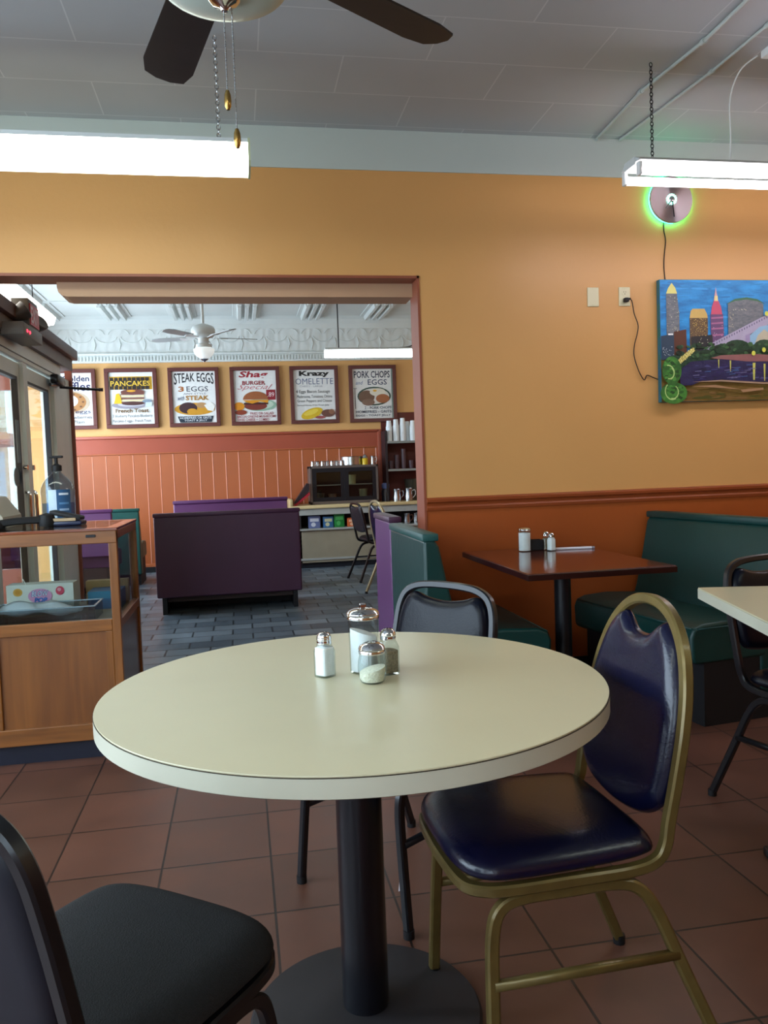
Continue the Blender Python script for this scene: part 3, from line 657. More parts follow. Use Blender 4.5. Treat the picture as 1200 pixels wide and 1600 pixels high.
def plate(xc, zc, outlet, label, name, cat):
    t = thing(name, label, cat, (xc, YW, zc))
    g = MB(); g.box(-0.034, 0.034, -0.007, 0, -0.053, 0.053, ivory, 0.003); g.build('cover_plate', t)
    for z in (-0.042, 0.042):
        g = MB(); g.lathe([(0, 0), (0.0035, 0), (0.0025, 0.0015), (0, 0.0015)], ivory, M=Matrix.Translation((0, -0.007, z)) @ Matrix.Rotation(R(90), 4, 'X'), n=8); g.build('screw', t)
    if outlet:
        for z in (0.021, -0.021):
            g = MB(); g.prism(rrect(0.034, 0.028, 0.012), 0.007, 0.0095, ivory, M=Matrix.Translation((0, 0, z)) @ Matrix.Rotation(R(90), 4, 'X'))
            if z > 0:
                for dx in (-0.006, 0.006): g.box(dx - 0.001, dx + 0.001, -0.0101, -0.009, z + 0.0, z + 0.008, black_rubber)
                g.box(-0.0022, 0.0022, -0.0101, -0.009, z - 0.009, z - 0.005, black_rubber)
            g.build('receptacle', t)
    return t
plate(1.997, 2.128, False, 'blank ivory cover plate on the tan wall, left of the outlet', 'blank_wall_plate', 'wall plate')
plate(2.186, 2.131, True, 'ivory wall outlet with a black plug in its lower socket', 'wall_outlet', 'outlet')
t = thing('power_cord', 'black power cord drooping from the outlet to behind the painting', 'cord', (2.186, YW - 0.01, 2.11))
g = MB(); g.box(-0.014, 0.012, -0.03, -0.001, -0.014, 0.010, black_rubber, 0.005); g.cyl((0.01, -0.018, 0.0), (0.024, -0.016, 0.006), 0.006, black_rubber); g.build('plug', t)
g = MB(); cp = [(0.02, -0.016, 0.004), (0.036, -0.012, -0.01), (0.052, -0.004, -0.075), (0.076, -0.001, -0.14), (0.068, -0.001, -0.195), (0.052, -0.001, -0.25), (0.048, -0.001, -0.31), (0.07, -0.001, -0.385), (0.095, -0.001, -0.435), (0.11, -0.001, -0.448), (0.122, -0.001, -0.425), (0.138, -0.001, -0.425), (0.165, -0.001, -0.437), (0.196, 0.004, -0.447)]
g.sweep(spline(cp, 6), 0.0028, black_cord, n=8); g.build('cable', t)

t = thing('wall_clock', 'round shiny disc clock with a glowing green neon rim under the right ceiling light', 'clock', (2.466, YW, 2.667))
MX = Matrix.Rotation(R(90), 4, 'X')
def discmat():
    M = bpy.data.materials.new('iridescent_disc'); M.use_nodes = True; N = M.node_tree; ns = N.nodes; b = ns['Principled BSDF']
    b.inputs['Metallic'].default_value = 1; b.inputs['Anisotropic'].default_value = 0.95
    b.inputs['Base Color'].default_value = lin('#CDBDC2')
    tg = ns.new('ShaderNodeTangent'); tg.direction_type = 'RADIAL'; tg.axis = 'Y'; N.links.new(tg.outputs[0], b.inputs['Tangent'])
    nz = ns.new('ShaderNodeTexNoise'); nz.inputs['Scale'].default_value = 3; tc = ns.new('ShaderNodeTexCoord'); N.links.new(tc.outputs['Object'], nz.inputs[0])
    mr = ns.new('ShaderNodeMapRange'); mr.inputs['To Min'].default_value = 0.32; mr.inputs['To Max'].default_value = 0.42; N.links.new(nz.outputs[0], mr.inputs[0]); N.links.new(mr.outputs[0], b.inputs['Roughness'])
    return M
g = MB(); g.lathe([(0.022, 0.036), (0.128, 0.036), (0.131, 0.032), (0.131, 0.028), (0.022, 0.028)], discmat(), M=MX, n=64); g.build('disc', t)
g = MB(); g.lathe([(0, 0), (0.10, 0), (0.10, 0.028), (0, 0.028)], black_rubber, M=MX, n=40); g.build('case', t)
g = MB(); neon = emit('green_neon', '#2FFFA8', 13.0)
g.sweep([(0.123 * math.cos(2 * PI * k / 48), -0.016, 0.123 * math.sin(2 * PI * k / 48)) for k in range(48)], 0.0055, neon, n=8, closed=True); g.build('neon_ring', t)
g = MB()
for k in range(14):
    a = 2 * PI * k / 14; g.box(-0.0035, 0.0035, -0.042, -0.034, 0.012, 0.03, emit('pale_green_glow', '#8FE8CC', 2.2), M=Matrix.Rotation(a, 4, 'Y'))
g.build('hub_marks', t)
g = MB(); g.lathe([(0, 0.02), (0.017, 0.02), (0.017, 0.042), (0.010, 0.046), (0, 0.046)], steel, M=MX, n=20); g.build('hub', t)
g = MB(); g.box(-0.003, 0.003, -0.045, -0.043, -0.10, 0.01, black_rubber, M=Matrix.Rotation(R(-6), 4, 'Y')); g.build('minute_hand', t)
g = MB(); g.box(-0.003, 0.003, -0.048, -0.046, -0.07, 0.01, steel, M=Matrix.Rotation(R(38), 4, 'Y')); g.build('hour_hand', t)
g = MB(); g.sweep(spline([(-0.03, -0.004, -0.09), (-0.032, -0.004, -0.16), (-0.022, -0.004, -0.22), (-0.03, -0.004, -0.29), (-0.035, -0.004, -0.36), (-0.028, -0.003, -0.452)], 6), 0.003, black_cord, n=8); g.build('cord', t)

# ---------------------------------------------------------------- hanging fluorescent fixtures and ceiling wiring
tube_m = emit('fluorescent_tube', '#FFF6FF', TUBE)
lens_m = emit('glowing_lens', '#F4FFF0', TUBE * 0.52)
def chain(p0, p1, n, m, name, parent, rad=0.0022, w=0.007):
    g = MB(); p0, p1 = Vector(p0), Vector(p1)
    for k in range(n):
        c = p0.lerp(p1, (k + 0.5) / n); hl = (p1 - p0).length / n * 0.62
        pts = []
        for q in range(10):
            a = 2 * PI * q / 10; dx = w * math.cos(a); dz = hl * math.sin(a)
            pts.append(c + (Vector((dx, 0, dz)) if k % 2 else Vector((0, dx, dz))))
        g.sweep(pts, rad, m, n=5, closed=True)
    return g.build(name, parent)
t = thing('strip_light', 'bare two-tube fluorescent strip light hanging on a chain at the right', 'ceiling light', (1.80, 3.46, 2.50))
g = MB(); g.prism([(-0.085, 0.038), (-0.04, 0.062), (0.04, 0.062), (0.085, 0.038), (0.085, 0.034), (-0.085, 0.034)], 0.0, 2.44, white_enamel, M=Matrix(((0, 0, 1, 0), (1, 0, 0, 0), (0, 1, 0, 0), (0, 0, 0, 1)))); g.build('housing', t)
for dy in (-0.068, 0.068):
    g = MB(); g.cyl((0.02, dy, -0.008), (2.42, dy, -0.008), 0.019, tube_m, n=16); tb = g.build('tube', t)
    for xx in (0.0, 2.42):
        g = MB(); g.box(xx, xx + 0.018, dy - 0.016, dy + 0.016, -0.03, 0.03, white_plastic, 0.006); g.build('lamp_holder', t)
g = MB(); g.box(-0.004, 0.0, -0.05, 0.05, 0.024, 0.06, white_enamel); g.build('end_plate', t)
chain((0.11, 0, 0.07), (0.11, 0, 0.494), 26, black_metal, 'chain', t)
chain((2.2, 0, 0.07), (2.2, 0, 0.494), 26, black_metal, 'chain', t)
g = MB(); g.sweep(spline([(0.50, 0, 0.07), (0.49, -0.02, 0.18), (0.47, -0.05, 0.33), (0.50, -0.08, 0.44), (0.56, -0.12, 0.49)], 6), 0.0035, white_plastic, n=8); g.build('feed_cable', t)

t = thing('wraparound_light', 'fluorescent light with a glowing wraparound lens hanging at upper left', 'ceiling light', (-2.30, 3.40, 2.44))
MXR = Matrix(((0, 0, 1, 0), (1, 0, 0, 0), (0, 1, 0, 0), (0, 0, 0, 1)))
g = MB(); g.prism([(-0.10, 0.078), (-0.10, 0.094), (0.10, 0.094), (0.10, 0.078)], 0.0, 2.40, white_enamel, M=MXR); g.build('housing', t)
g = MB(); g.prism([(-0.10, 0.078), (-0.088, 0.015), (-0.07, 0.0), (0.07, 0.0), (0.088, 0.015), (0.10, 0.078)], 0.008, 2.392, lens_m, M=MXR); g.build('lens', t)
for xx in (0.0, 2.392):
    g = MB(); g.prism([(-0.106, 0.094), (-0.096, 0.01), (-0.074, -0.004), (0.074, -0.004), (0.096, 0.01), (0.106, 0.094)], xx, xx + 0.009, mat('yellowed_end_cap', '#B9BF98', 0.5), M=MXR); g.build('end_cap', t)
chain((2.28, 0.04, 0.10), (2.28, 0.04, 0.552), 28, steel, 'chain', t)
chain((0.3, 0.04, 0.10), (0.3, 0.04, 0.552), 28, steel, 'chain', t)

t2 = bpy.data.objects['wraparound_light']  # two unseen copies added behind the viewer to brighten ceiling and room
copy_tree(t2, 'fluorescent light with wraparound lens added out of view as fill light behind the viewer, left', (-2.30, 0.2, 2.44))
copy_tree(t2, 'fluorescent light with wraparound lens added out of view as fill light behind the viewer, right', (1.70, 0.2, 2.44))
def conduit(pts, label, rad):
    g = MB(); g.sweep(pts, rad, white_paint, n=8)
    for q in pts[1:-1]: g.cyl((q[0], q[1] - 0.012, q[2]), (q[0], q[1] + 0.012, q[2]), rad * 1.6, white_paint)
    o = g.build('ceiling_conduit'); tag(o, label, 'conduit')
conduit([(2.03, 4.285, 2.988), (1.998, 3.72, 2.988), (2.04, 3.25, 2.988), (2.03, 2.4, 2.988), (2.04, 0.5, 2.988)], 'thin white painted conduit on the ceiling, the left one nearest the middle', 0.008)
conduit([(2.17, 4.285, 2.99), (2.235, 3.50, 2.99), (2.24, 3.10, 2.99), (2.26, 1.8, 2.99)], 'thin white painted conduit on the ceiling directly above the disc clock', 0.007)
g = MB(); g.box(2.36, 2.44, 3.24, 3.32, 2.965, 3.0, white_plastic, 0.006); o = g.build('junction_box'); tag(o, 'small white junction box on the ceiling at the far right edge', 'junction box')

def fan(name, label, loc, rod, rb, blade_m, body_m, a0, bowl_m, nbl=5, blen=0.62, bowl=(0.145, 0.09), pulls=True, group=None):
    """ceiling fan; loc is the blade plane centre"""
    t = thing(name, label, 'ceiling fan', loc)
    g = MB(); g.cyl((0, 0, 0.10), (0, 0, rod), 0.014, body_m); g.build('downrod', t)
    g = MB(); g.lathe([(0, rod), (0.07, rod), (0.065, rod - 0.04), (0.03, rod - 0.08), (0, rod - 0.08)], body_m); g.build('canopy', t)
    g = MB(); g.lathe([(0, 0.13), (0.04, 0.125), (0.10, 0.10), (0.115, 0.07), (0.115, 0.03), (0.095, 0.005), (0.05, -0.01), (0.05, -0.06), (0, -0.06)], body_m, n=32); g.build('motor_housing', t)
    for k in range(nbl):
        a = a0 + 2 * PI * k / nbl; Mr = Matrix.Rotation(a, 4, 'Z') @ Matrix.Rotation(R(11), 4, 'X')
        g = MB(); w = rb; l0, l1 = 0.17, 0.17 + blen
        ol = [(l0, -w * 0.36), (l0 + 0.06, -w * 0.42), (l1 - 0.09, -w * 0.5), (l1 - 0.02, -w * 0.40), (l1, -w * 0.15), (l1, w * 0.15), (l1 - 0.02, w * 0.40), (l1 - 0.09, w * 0.5), (l0 + 0.06, w * 0.42), (l0, w * 0.36)]
        g.prism(ol, -0.003, 0.003, blade_m, M=Mr); b = g.build('blade', t)
        g = MB(); g.prism([(0.08, -0.014), (0.15, -0.02), (0.22, -0.045), (0.24, 0), (0.22, 0.045), (0.15, 0.02), (0.08, 0.014)], -0.008, -0.0035, body_m, M=Mr); g.build('blade_iron', b)
    g = MB(); br, bh = bowl
    g.lathe([(0.052, -0.06), (0.075, -0.07), (0.075, -0.085), (br * 0.8, -0.095), (br * 0.8, -0.1), (0.04, -0.1)], body_m, n=32); g.build('light_fitter', t)
    g = MB(); prof = [(br * 0.78, -0.1)] + [(br * math.sin(a), -0.115 - bh * (1 - math.cos(PI / 2 - a) * 0) * math.cos(a)) for a in [R(90 - 10 * q) for q in range(10)]]
    g.lathe(prof, bowl_m, n=36); g.build('glass_bowl', t)
    zb = -0.115 - bh
    g = MB(); g.lathe([(0, zb + 0.004), (0.034, zb + 0.004), (0.036, zb - 0.004), (0.028, zb - 0.013), (0.012, zb - 0.020), (0.008, zb - 0.028), (0.0, zb - 0.031)], chrome, n=24); g.build('finial', t)
    if pulls:
        for (dx, dy, z1, nm) in ((-0.002, 0.0, -0.40, 'ball'), (0.016, 0.004, -0.485, 'oval')):
            g = MB(); g.cyl((dx, dy, zb + 0.0), (dx, dy, z1 + 0.045), 0.0016, steel, n=6)
            for q in range(40):
                zz = zb - 0.0 + (z1 + 0.05 - zb) * q / 39; g.lathe([(0, -0.002), (0.0022, 0), (0, 0.002)], steel, c=(dx, dy, zz), n=6)
            pc = g.build('pull_chain', t)
            g = MB(); g.lathe([(0, 0.046), (0.004, 0.044), (0.0075, 0.034), (0.0085, 0.02), (0.0075, 0.008), (0.004, 0), (0, 0)], mat('brass', '#A8864A', 0.25, 0.9), c=(dx, dy, z1)); g.build('pull_knob', pc)
    return t
frost = mat('frosted_glass', '#C6D6CC', 0.35, noise=0.03, coat=0.3)
fan('ceiling_fan', 'near ceiling fan with dark blades, chrome finial and two pull chains', (0.015, 1.955, 2.457), 0.543, 0.15, blade_wood, chrome, R(33), frost, bowl=(0.15, 0.034), blen=0.58)
fan('ceiling_fan', 'small white ceiling fan with a globe light in the far dining room', (-0.279, 8.0, 2.53), 0.67, 0.10, mat('pale_grey_blade', '#AEB8B8', 0.35, noise=0.04), mat('white_fan_enamel', '#D6DCDA', 0.3, noise=0.02), R(15), emit('dim_globe', '#E8F0F0', 0.35), bowl=(0.10, 0.09), pulls=False, blen=0.36)

t = thing('strip_light', 'long white fluorescent light hanging in the far dining room by the opening edge', 'ceiling light', (0.885, 8.0, 2.345))
g = MB(); g.prism([(-0.06, 0.045), (-0.04, 0.07), (0.04, 0.07), (0.06, 0.045)], 0, 2.0, white_enamel, M=MXR); g.build('housing', t)
g = MB(); g.prism([(-0.06, 0.048), (-0.055, -0.01), (-0.03, -0.02), (0.03, -0.02), (0.055, -0.01), (0.06, 0.048)], 0, 2.0, emit('far_tube_glow', '#F2FFFF', TUBE * 0.8), M=MXR); g.build('lens', t)
g = MB(); g.cyl((0.14, 0, 0.07), (0.14, 0, 0.855), 0.006, black_metal, n=8); g.build('hanger', t)
g = MB(); g.sweep(spline([(0.75, 0, 0.07), (0.9, 0.02, 0.10), (1.05, 0.03, 0.25), (1.08, 0, 0.5), (1.05, 0, 0.855)], 6), 0.006, black_cord, n=6); g.build('feed_cable', t)
t = thing('strip_light', 'bright fluorescent light above the entry vestibule at the far left', 'ceiling light', (-1.58, 4.9, 2.50))
g = MB(); g.prism([(-0.08, 0.05), (-0.05, 0.09), (0.05, 0.09), (0.08, 0.05)], 0, 2.3, white_enamel, M=Matrix.Rotation(R(90), 4, 'Z') @ MXR); g.build('housing', t)
g = MB(); g.prism([(-0.13, 0.07), (-0.11, 0.01), (-0.05, 0.0), (0.05, 0.0), (0.11, 0.01), (0.13, 0.07)], 0, 2.3, emit('far_tube_glow2', '#FFFBF0', TUBE * 0.6), M=Matrix.Rotation(R(90), 4, 'Z') @ MXR); g.build('lens', t)
for yy in (0.2, 2.1):
    g = MB(); g.cyl((0, yy, 0.09), (0, yy, 0.70), 0.004, black_metal, n=6); g.build('hanger', t)

# exit sign with twin lamps over the doors
t = thing('exit_sign', 'exit sign box with red face and emergency lamps above the entry doors', 'exit sign', (-1.27, 5.42, 2.14))
g = MB(); g.box(-0.05, 0.05, -0.14, 0.10, 0.0, 0.19, mat('dusty_grey_plastic', '#5E5A52', 0.5), 0.006); g.build('housing', t)
g = MB(); g.box(0.048, 0.056, -0.12, 0.09, 0.03, 0.16, mat('dull_red_plastic', '#D03A44', 0.4)); p = Print(g, 0.19, 0.10, 0, 0.045, 0.0, M=Matrix.Translation((0.0565, -0.11, 0)) @ Matrix.Rotation(R(90), 4, 'Z')); p.text('EXIT', 0, 1, 0, 1, '#E8C8C8', 0.02); g.build('face', t)
for (yy, tl) in ((0.22, 25), (-0.20, -20)):
    g = MB(); Mx = Matrix.Translation((0.02, yy, 0.09)) @ Matrix.Rotation(R(55), 4, 'Y') @ Matrix.Rotation(R(tl), 4, 'X')
    g.lathe([(0, -0.06), (0.025, -0.055), (0.05, 0.0), (0.056, 0.03), (0.05, 0.035), (0, 0.03)], mat('dark_lamp_plastic', '#4A4642', 0.45), M=Mx, n=20); g.build('lamp_head', t)
g = MB(); g.box(-0.05, 0.08, -0.40, 0.05, -0.075, 0.0, mat('grey_sensor_plastic', '#6F6E6B', 0.5), 0.008); g.build('battery_box', t)
for yy in (-0.33, -0.27):
    g = MB(); g.lathe([(0, 0), (0.012, 0), (0.008, 0.006), (0, 0.008)], emit('red_led', '#FF2A40', 3.0), M=Matrix.Translation((0.078, yy, -0.045)) @ Matrix.Rotation(R(90), 4, 'Y'), n=12); g.build('indicator_light', t)

# ---------------------------------------------------------------- chairs
def make_chair(label, loc, rz, style, metal, seat_m, back_m, shell_m, group=None):
    t = thing('dining_chair', label, 'chair', loc, rz, group)
    oval = style == 'oval'
    lean = 0.20
    def bp(x, z): return (x, -0.205 - max(0, z - 0.46) * lean - (0.0 if z > 0.46 else 0.0), z)
    FL = (0.0115, 0.0115)
    # hoop of the back running down and forward into the rail under the seat
    if oval: half = [(0.0, 0.905), (0.055, 0.897), (0.105, 0.87), (0.148, 0.82), (0.176, 0.75), (0.188, 0.67), (0.19, 0.58), (0.188, 0.50)]
    else: half = [(0.0, 0.842), (0.07, 0.840), (0.125, 0.832), (0.165, 0.810), (0.185, 0.77), (0.192, 0.71), (0.195, 0.62), (0.195, 0.50)]
    side = [bp(x, z) for x, z in half] + [(0.188, -0.205, 0.455), (0.187, -0.185, 0.425), (0.187, -0.13, 0.412), (0.189, 0.0, 0.412), (0.189, 0.12, 0.412), (0.175, 0.175, 0.412), (0.135, 0.20, 0.412), (0.0, 0.208, 0.412)]
    mir = [(-x, y, z) for x, y, z in side[::-1]]
    path = spline(mir[:-1] + side, 5)
    g = MB(); g.sweep(path, 0.011, metal, flat=FL, n=8) if True else None; g.build('back_frame', t)
    # legs: each side an upside-down U, front and rear leg separate
    for sx in (-1, 1):
        x0 = sx * 0.182
        fr = spline([(x0, 0.0, 0.390), (x0, 0.09, 0.389), (x0, 0.135, 0.375), (sx * 0.185, 0.155, 0.33), (sx * 0.195, 0.162, 0.22), (sx * 0.215, 0.168, 0.012)], 5)
        rr = spline([(x0, 0.0, 0.390), (x0, -0.10, 0.389), (x0, -0.15, 0.37), (sx * 0.186, -0.185, 0.32), (sx * 0.198, -0.235, 0.20), (sx * 0.218, -0.315, 0.012)], 5)
        for pth, fy in ((fr, 0.168), (rr, -0.318)):
            g = MB(); g.sweep(pth, 0.0115, metal, flat=(0.011, 0.012), n=8, up=(sx * 1.0, 0, 0)); lg = g.build('leg', t)
            e = pth[-1]; g = MB(); g.cyl((e.x, e.y, 0.0), (e.x, e.y, 0.022), 0.015, black_rubber, n=10); g.build('foot_cap', lg)
        g = MB(); g.sweep([(sx * 0.198, 0.160, 0.235), (sx * 0.198, -0.222, 0.235)], 0.0, metal, flat=(0.009, 0.009), up=(0, 0, 1)); g.build('stretcher', t)
    # seat cushion
    ol = [(0.0, 0.215), (0.10, 0.212), (0.165, 0.195), (0.20, 0.15), (0.205, 0.05), (0.198, -0.08), (0.185, -0.16), (0.15, -0.195), (0.0, -0.20)]
    ol = [(p.x, p.y) for p in spline([(x, y, 0) for x, y in ol] + [(-x, y, 0) for x, y in ol[-2:0:-1]], 4, closed=True)]
    g = MB(); g.pad(ol, 0.036, 0.018, seat_m, M=Matrix.Translation((0, 0, 0.443)), puff=0.3, wr=0.055); g.build('seat', t)
    # padded back
    if oval: o = [(0.0, 0.832), (0.035, 0.838), (0.062, 0.858), (0.088, 0.868), (0.128, 0.835), (0.158, 0.772), (0.176, 0.70), (0.180, 0.63), (0.177, 0.565), (0.158, 0.515), (0.10, 0.48), (0.0, 0.468)]
    else: o = [(0.0, 0.795), (0.07, 0.802), (0.125, 0.815), (0.155, 0.795), (0.172, 0.755), (0.180, 0.69), (0.182, 0.62), (0.172, 0.56), (0.13, 0.535), (0.0, 0.525)]
    o = spline([(x, z, 0) for x, z in o] + [(-x, z, 0) for x, z in o[-2:0:-1]], 4, closed=True)
    o2 = [(p.x, p.y) for p in o]
    # local plane: x right, y up along the leaning back, z forward
    an = math.atan(lean)
    Mb = Matrix.Translation((0, -0.205, 0.46)) @ Matrix.Rotation(an, 4, 'X') @ Matrix.Rotation(R(90), 4, 'X') @ Matrix.Scale(-1, 4, (0, 0, 1))
    o3 = [(x, (z - 0.46) / math.cos(an)) for x, z in o2]
    def half_pad(up, dn, mm, name, k=1.0):
        g = MB(); g.pad(o3, up, dn, mm, M=Mb, centre=(0, 0.20 if oval else 0.20), puff=0.15, wr=0.028); return g.build(name, t)
    half_pad(0.026, 0.004, back_m, 'backrest'); 
    b2 = half_pad(0.0, 0.014, shell_m, 'back_shell')
    return t
make_chair('gold framed chair with shiny navy vinyl seat and oval back beside the round table', (0.58, 1.61, 0), R(92), 'oval', gold, blue_vinyl, blue_vinyl, blue_vinyl)
c_black = make_chair('black framed vinyl chair tucked behind the round table near the green booth', (0.39, 2.255, 0), R(133.4 - 8), 'square', black_metal, black_vinyl, black_vinyl, navy_plastic)
make_chair('charcoal fabric chair with black frame in the lower left foreground', (-0.235, 1.265, 0), R(-38), 'square', black_metal, charcoal_fabric, charcoal_fabric, navy_plastic)
copy_tree(c_black, 'black framed vinyl chair at the cream table on the right edge', (1.91, 2.34, 0), R(195))
copy_tree(c_black, 'black chair in the far dining room facing the long counter', (1.50, 8.75, 0), R(-80))
make_chair('gold framed blue chair mostly hidden behind the violet booth', (1.53, 7.6, 0), R(-75), 'oval', mat('tan_metal', '#A89878', 0.35, 0.6), blue_vinyl, blue_vinyl, blue_vinyl)

# ---------------------------------------------------------------- tables
TX, TY, TR = 0.225, 1.714, 0.5335
t = thing('round_table', 'big round cream laminate table on a thick black pedestal', 'table', (TX, TY, 0))
g = MB(); g.lathe([(0, 0.746), (TR - 0.001, 0.746), (TR, 0.7485), (TR - 0.0005, 0.75), (0, 0.75)], laminate, n=128, smooth=False); g.build('tabletop', t)
g = MB(); g.lathe([(0, 0.712), (TR - 0.002, 0.712), (TR - 0.002, 0.712), (TR + 0.001, 0.714), (TR + 0.001, 0.7455), (TR + 0.001, 0.7455), (TR - 0.004, 0.7462)], laminate_edge, n=128); g.lathe([(TR - 0.003, 0.7455), (TR + 0.0012, 0.7457), (TR + 0.0012, 0.7467), (TR - 0.003, 0.747)], seam_dark, n=128); g.build('edge_band', t)
g = MB(); g.lathe([(0, 0.02), (0.051, 0.02), (0.051, 0.06), (0.050, 0.70), (0, 0.70)], mat('black_enamel_column', '#0D0E16', 0.3, 0.1, noise=0.2, scale=12, coat=0.3), n=32); g.build('column', t)
g = MB(); g.lathe([(0, 0), (0.252, 0), (0.256, 0.006), (0.25, 0.014), (0.12, 0.028), (0.06, 0.034), (0, 0.034)], mat('worn_black_base', '#211F22', 0.6, noise=0.2, scale=9), n=64); g.build('base', t)
g = MB(); g.box(-0.22, 0.22, -0.03, 0.03, 0.70, 0.712, black_metal); g.box(-0.03, 0.03, -0.22, 0.22, 0.70, 0.712, black_metal); g.build('top_bracket', t)

# cream table at the right edge
t = thing('square_table', 'cream laminate square table cut off by the right edge', 'table', (1.795, 2.055, 0), R(-15))
t.scale = (1, 1, 1.02)
g = MB(); g.box(-0.375, 0.375, -0.375, 0.375, 0.746, 0.75, laminate); g.build('tabletop', t)
g = MB(); g.box(-0.3765, 0.3765, -0.3765, 0.3765, 0.713, 0.7455, laminate_edge); g.build('edge_band', t)
g = MB(); g.cyl((0, 0, 0.03), (0, 0, 0.713), 0.038, black_metal, n=24); g.build('column', t)
g = MB()
for k in range(4):
    g.box(0.02, 0.30, -0.025, 0.025, 0.0, 0.03, black_metal, 0.008, M=Matrix.Rotation(R(90 * k), 4, 'Z'))
g.build('base', t)

# mahogany booth table against the wall
t = thing('booth_table', 'glossy dark red-brown booth table against the orange wall', 'table', (1.50, 3.68, 0))
g = MB(); g.box(-0.335, 0.335, -0.50, 0.50, 0.722, 0.75, mahogany, 0.004); g.build('tabletop', t)
g = MB()
for (a, b, c, e) in ((-0.338, 0.338, -0.503, -0.498), (-0.338, 0.338, 0.498, 0.503), (-0.338, -0.333, -0.503, 0.503), (0.333, 0.338, -0.503, 0.503)): g.box(a, b, c, e, 0.720, 0.746, mat('dark_edge', '#2A0F0C', 0.3), 0.002)
g.build('edge_band', t)
g = MB(); g.cyl((0.02, 0, 0.03), (0.02, 0, 0.722), 0.04, black_metal, n=24); g.build('column', t)
g = MB()
for k in range(4): g.box(0.02, 0.28, -0.03, 0.03, 0.0, 0.035, black_metal, 0.01, M=Matrix.Translation((0.02, 0, 0)) @ Matrix.Rotation(R(90 * k), 4, 'Z'))
g.build('base', t)

# ---------------------------------------------------------------- booths
def booth(label, loc, rz, L, vinyl, capm, top=0.90, z0=0.12, depth=0.56, baseh=0.24, raised=False, seat_z=0.46):
    """back plane at local y=0, seat towards +y, length along x"""
    t = thing('booth_bench', label, 'booth', loc, rz)
    MXX = Matrix(((0, 0, 1, 0), (1, 0, 0, 0), (0, 1, 0, 0), (0, 0, 0, 1)))   # outline (y,z) extruded along x
    g = MB(); ol = [(0, z0), (0, top - 0.03), (0.05, top - 0.03), (0.07, top - 0.06), (0.105, 0.68), (0.15, seat_z + 0.04), (0.17, seat_z - 0.02), (0.17, z0)]
    g.prism(ol, -L / 2, L / 2, vinyl, M=MXX); o = g.build('backrest', t)
    bv = o.modifiers.new('bevel', 'BEVEL'); bv.width = 0.012; bv.segments = 3; bv.limit_method = 'ANGLE'; bv.angle_limit = R(35)
    for pl in o.data.polygons: pl.use_smooth = True
    g = MB(); g.box(-L / 2 - 0.006, L / 2 + 0.006, -0.008, 0.068, top - 0.035, top, capm, 0.008); g.build('top_roll', t)
    g = MB(); pr_ = [(0.14, seat_z - 0.17), (depth - 0.02, seat_z - 0.17), (depth, seat_z - 0.15), (depth + 0.005, seat_z - 0.05), (depth - 0.01, seat_z - 0.01), (depth - 0.06, seat_z + 0.008), (0.35, seat_z + 0.015), (0.14, seat_z)]
    g.prism(pr_, -L / 2 - 0.003, L / 2 + 0.003, vinyl, M=MXX); o = g.build('seat', t)
    bv = o.modifiers.new('bevel', 'BEVEL'); bv.width = 0.022; bv.segments = 4; bv.limit_method = 'ANGLE'; bv.angle_limit = R(30)
    for pl in o.data.polygons: pl.use_smooth = True
    g = MB(); g.sweep([(-L / 2 + 0.015, depth - 0.012, seat_z - 0.012), (L / 2 - 0.015, depth - 0.012, seat_z - 0.012)], 0.005, capm, n=8)
    g.sweep([(-L / 2 - 0.003, 0.17, seat_z - 0.012), (-L / 2 - 0.003, depth - 0.03, seat_z - 0.012)], 0.004, capm, n=8); g.build('piping', o)
    g = MB()
    if raised:
        for sx in (-1, 1): g.box(sx * (L / 2 - 0.06) - 0.02, sx * (L / 2 - 0.06) + 0.02, 0.03, depth - 0.08, 0, seat_z - 0.16, black_metal)
        g.box(-L / 2 + 0.06, L / 2 - 0.06, 0.10, 0.12, 0.10, seat_z - 0.16, mat('dim_brown_panel', '#3A2C2A', 0.6)); g.box(-L / 2 + 0.06, L / 2 - 0.06, depth - 0.12, depth - 0.10, 0.0, seat_z - 0.16, mat('black_kick', '#121216', 0.6))
    else:
        g.box(-L / 2 + 0.01, L / 2 - 0.01, 0.02, depth - 0.07, 0, seat_z - 0.165, mat('black_kick', '#121216', 0.6))
    g.build('base', t)
    return t
booth('green vinyl booth bench left of the red-brown table, half hidden by the black chair', (0.79, 3.87, 0), R(-90), 0.80, green_vinyl, green_cap, top=0.915, z0=0.04, depth=0.58, seat_z=0.45)
booth('wide green vinyl booth bench right of the red-brown table', (2.417, 3.80, 0), R(90 + 8), 0.97, green_vinyl, green_vinyl, top=0.915, z0=0.1, depth=0.55, seat_z=0.46)
booth('violet booth bench just behind the dividing wall edge', (0.83, 4.76, 0), R(-90), 0.52, purple_side, purple_vinyl, top=0.935, z0=0.04)
pb = booth('large purple vinyl booth with its plain back turned to the front room', (-0.118, 7.2, 0), 0, 1.26, purple_vinyl, purple_vinyl, top=0.89, z0=0.15, raised=True)
booth('purple booth showing only its top edge behind the large purple booth', (-0.10, 8.85, 0), R(180), 1.20, purple_side, purple_side, top=0.945)
booth('purple booth at the far left seen past the display case', (-1.78, 8.5, 0), 0, 0.98, purple_side, purple_side, top=0.90, z0=0.42, raised=True)
booth('green booth at the far left against the wainscot', (-1.60, 9.35, 0), 0, 0.95, mat('teal_vinyl', '#1C5048', 0.4), mat('teal_vinyl', '#1C5048', 0.4), top=0.865)

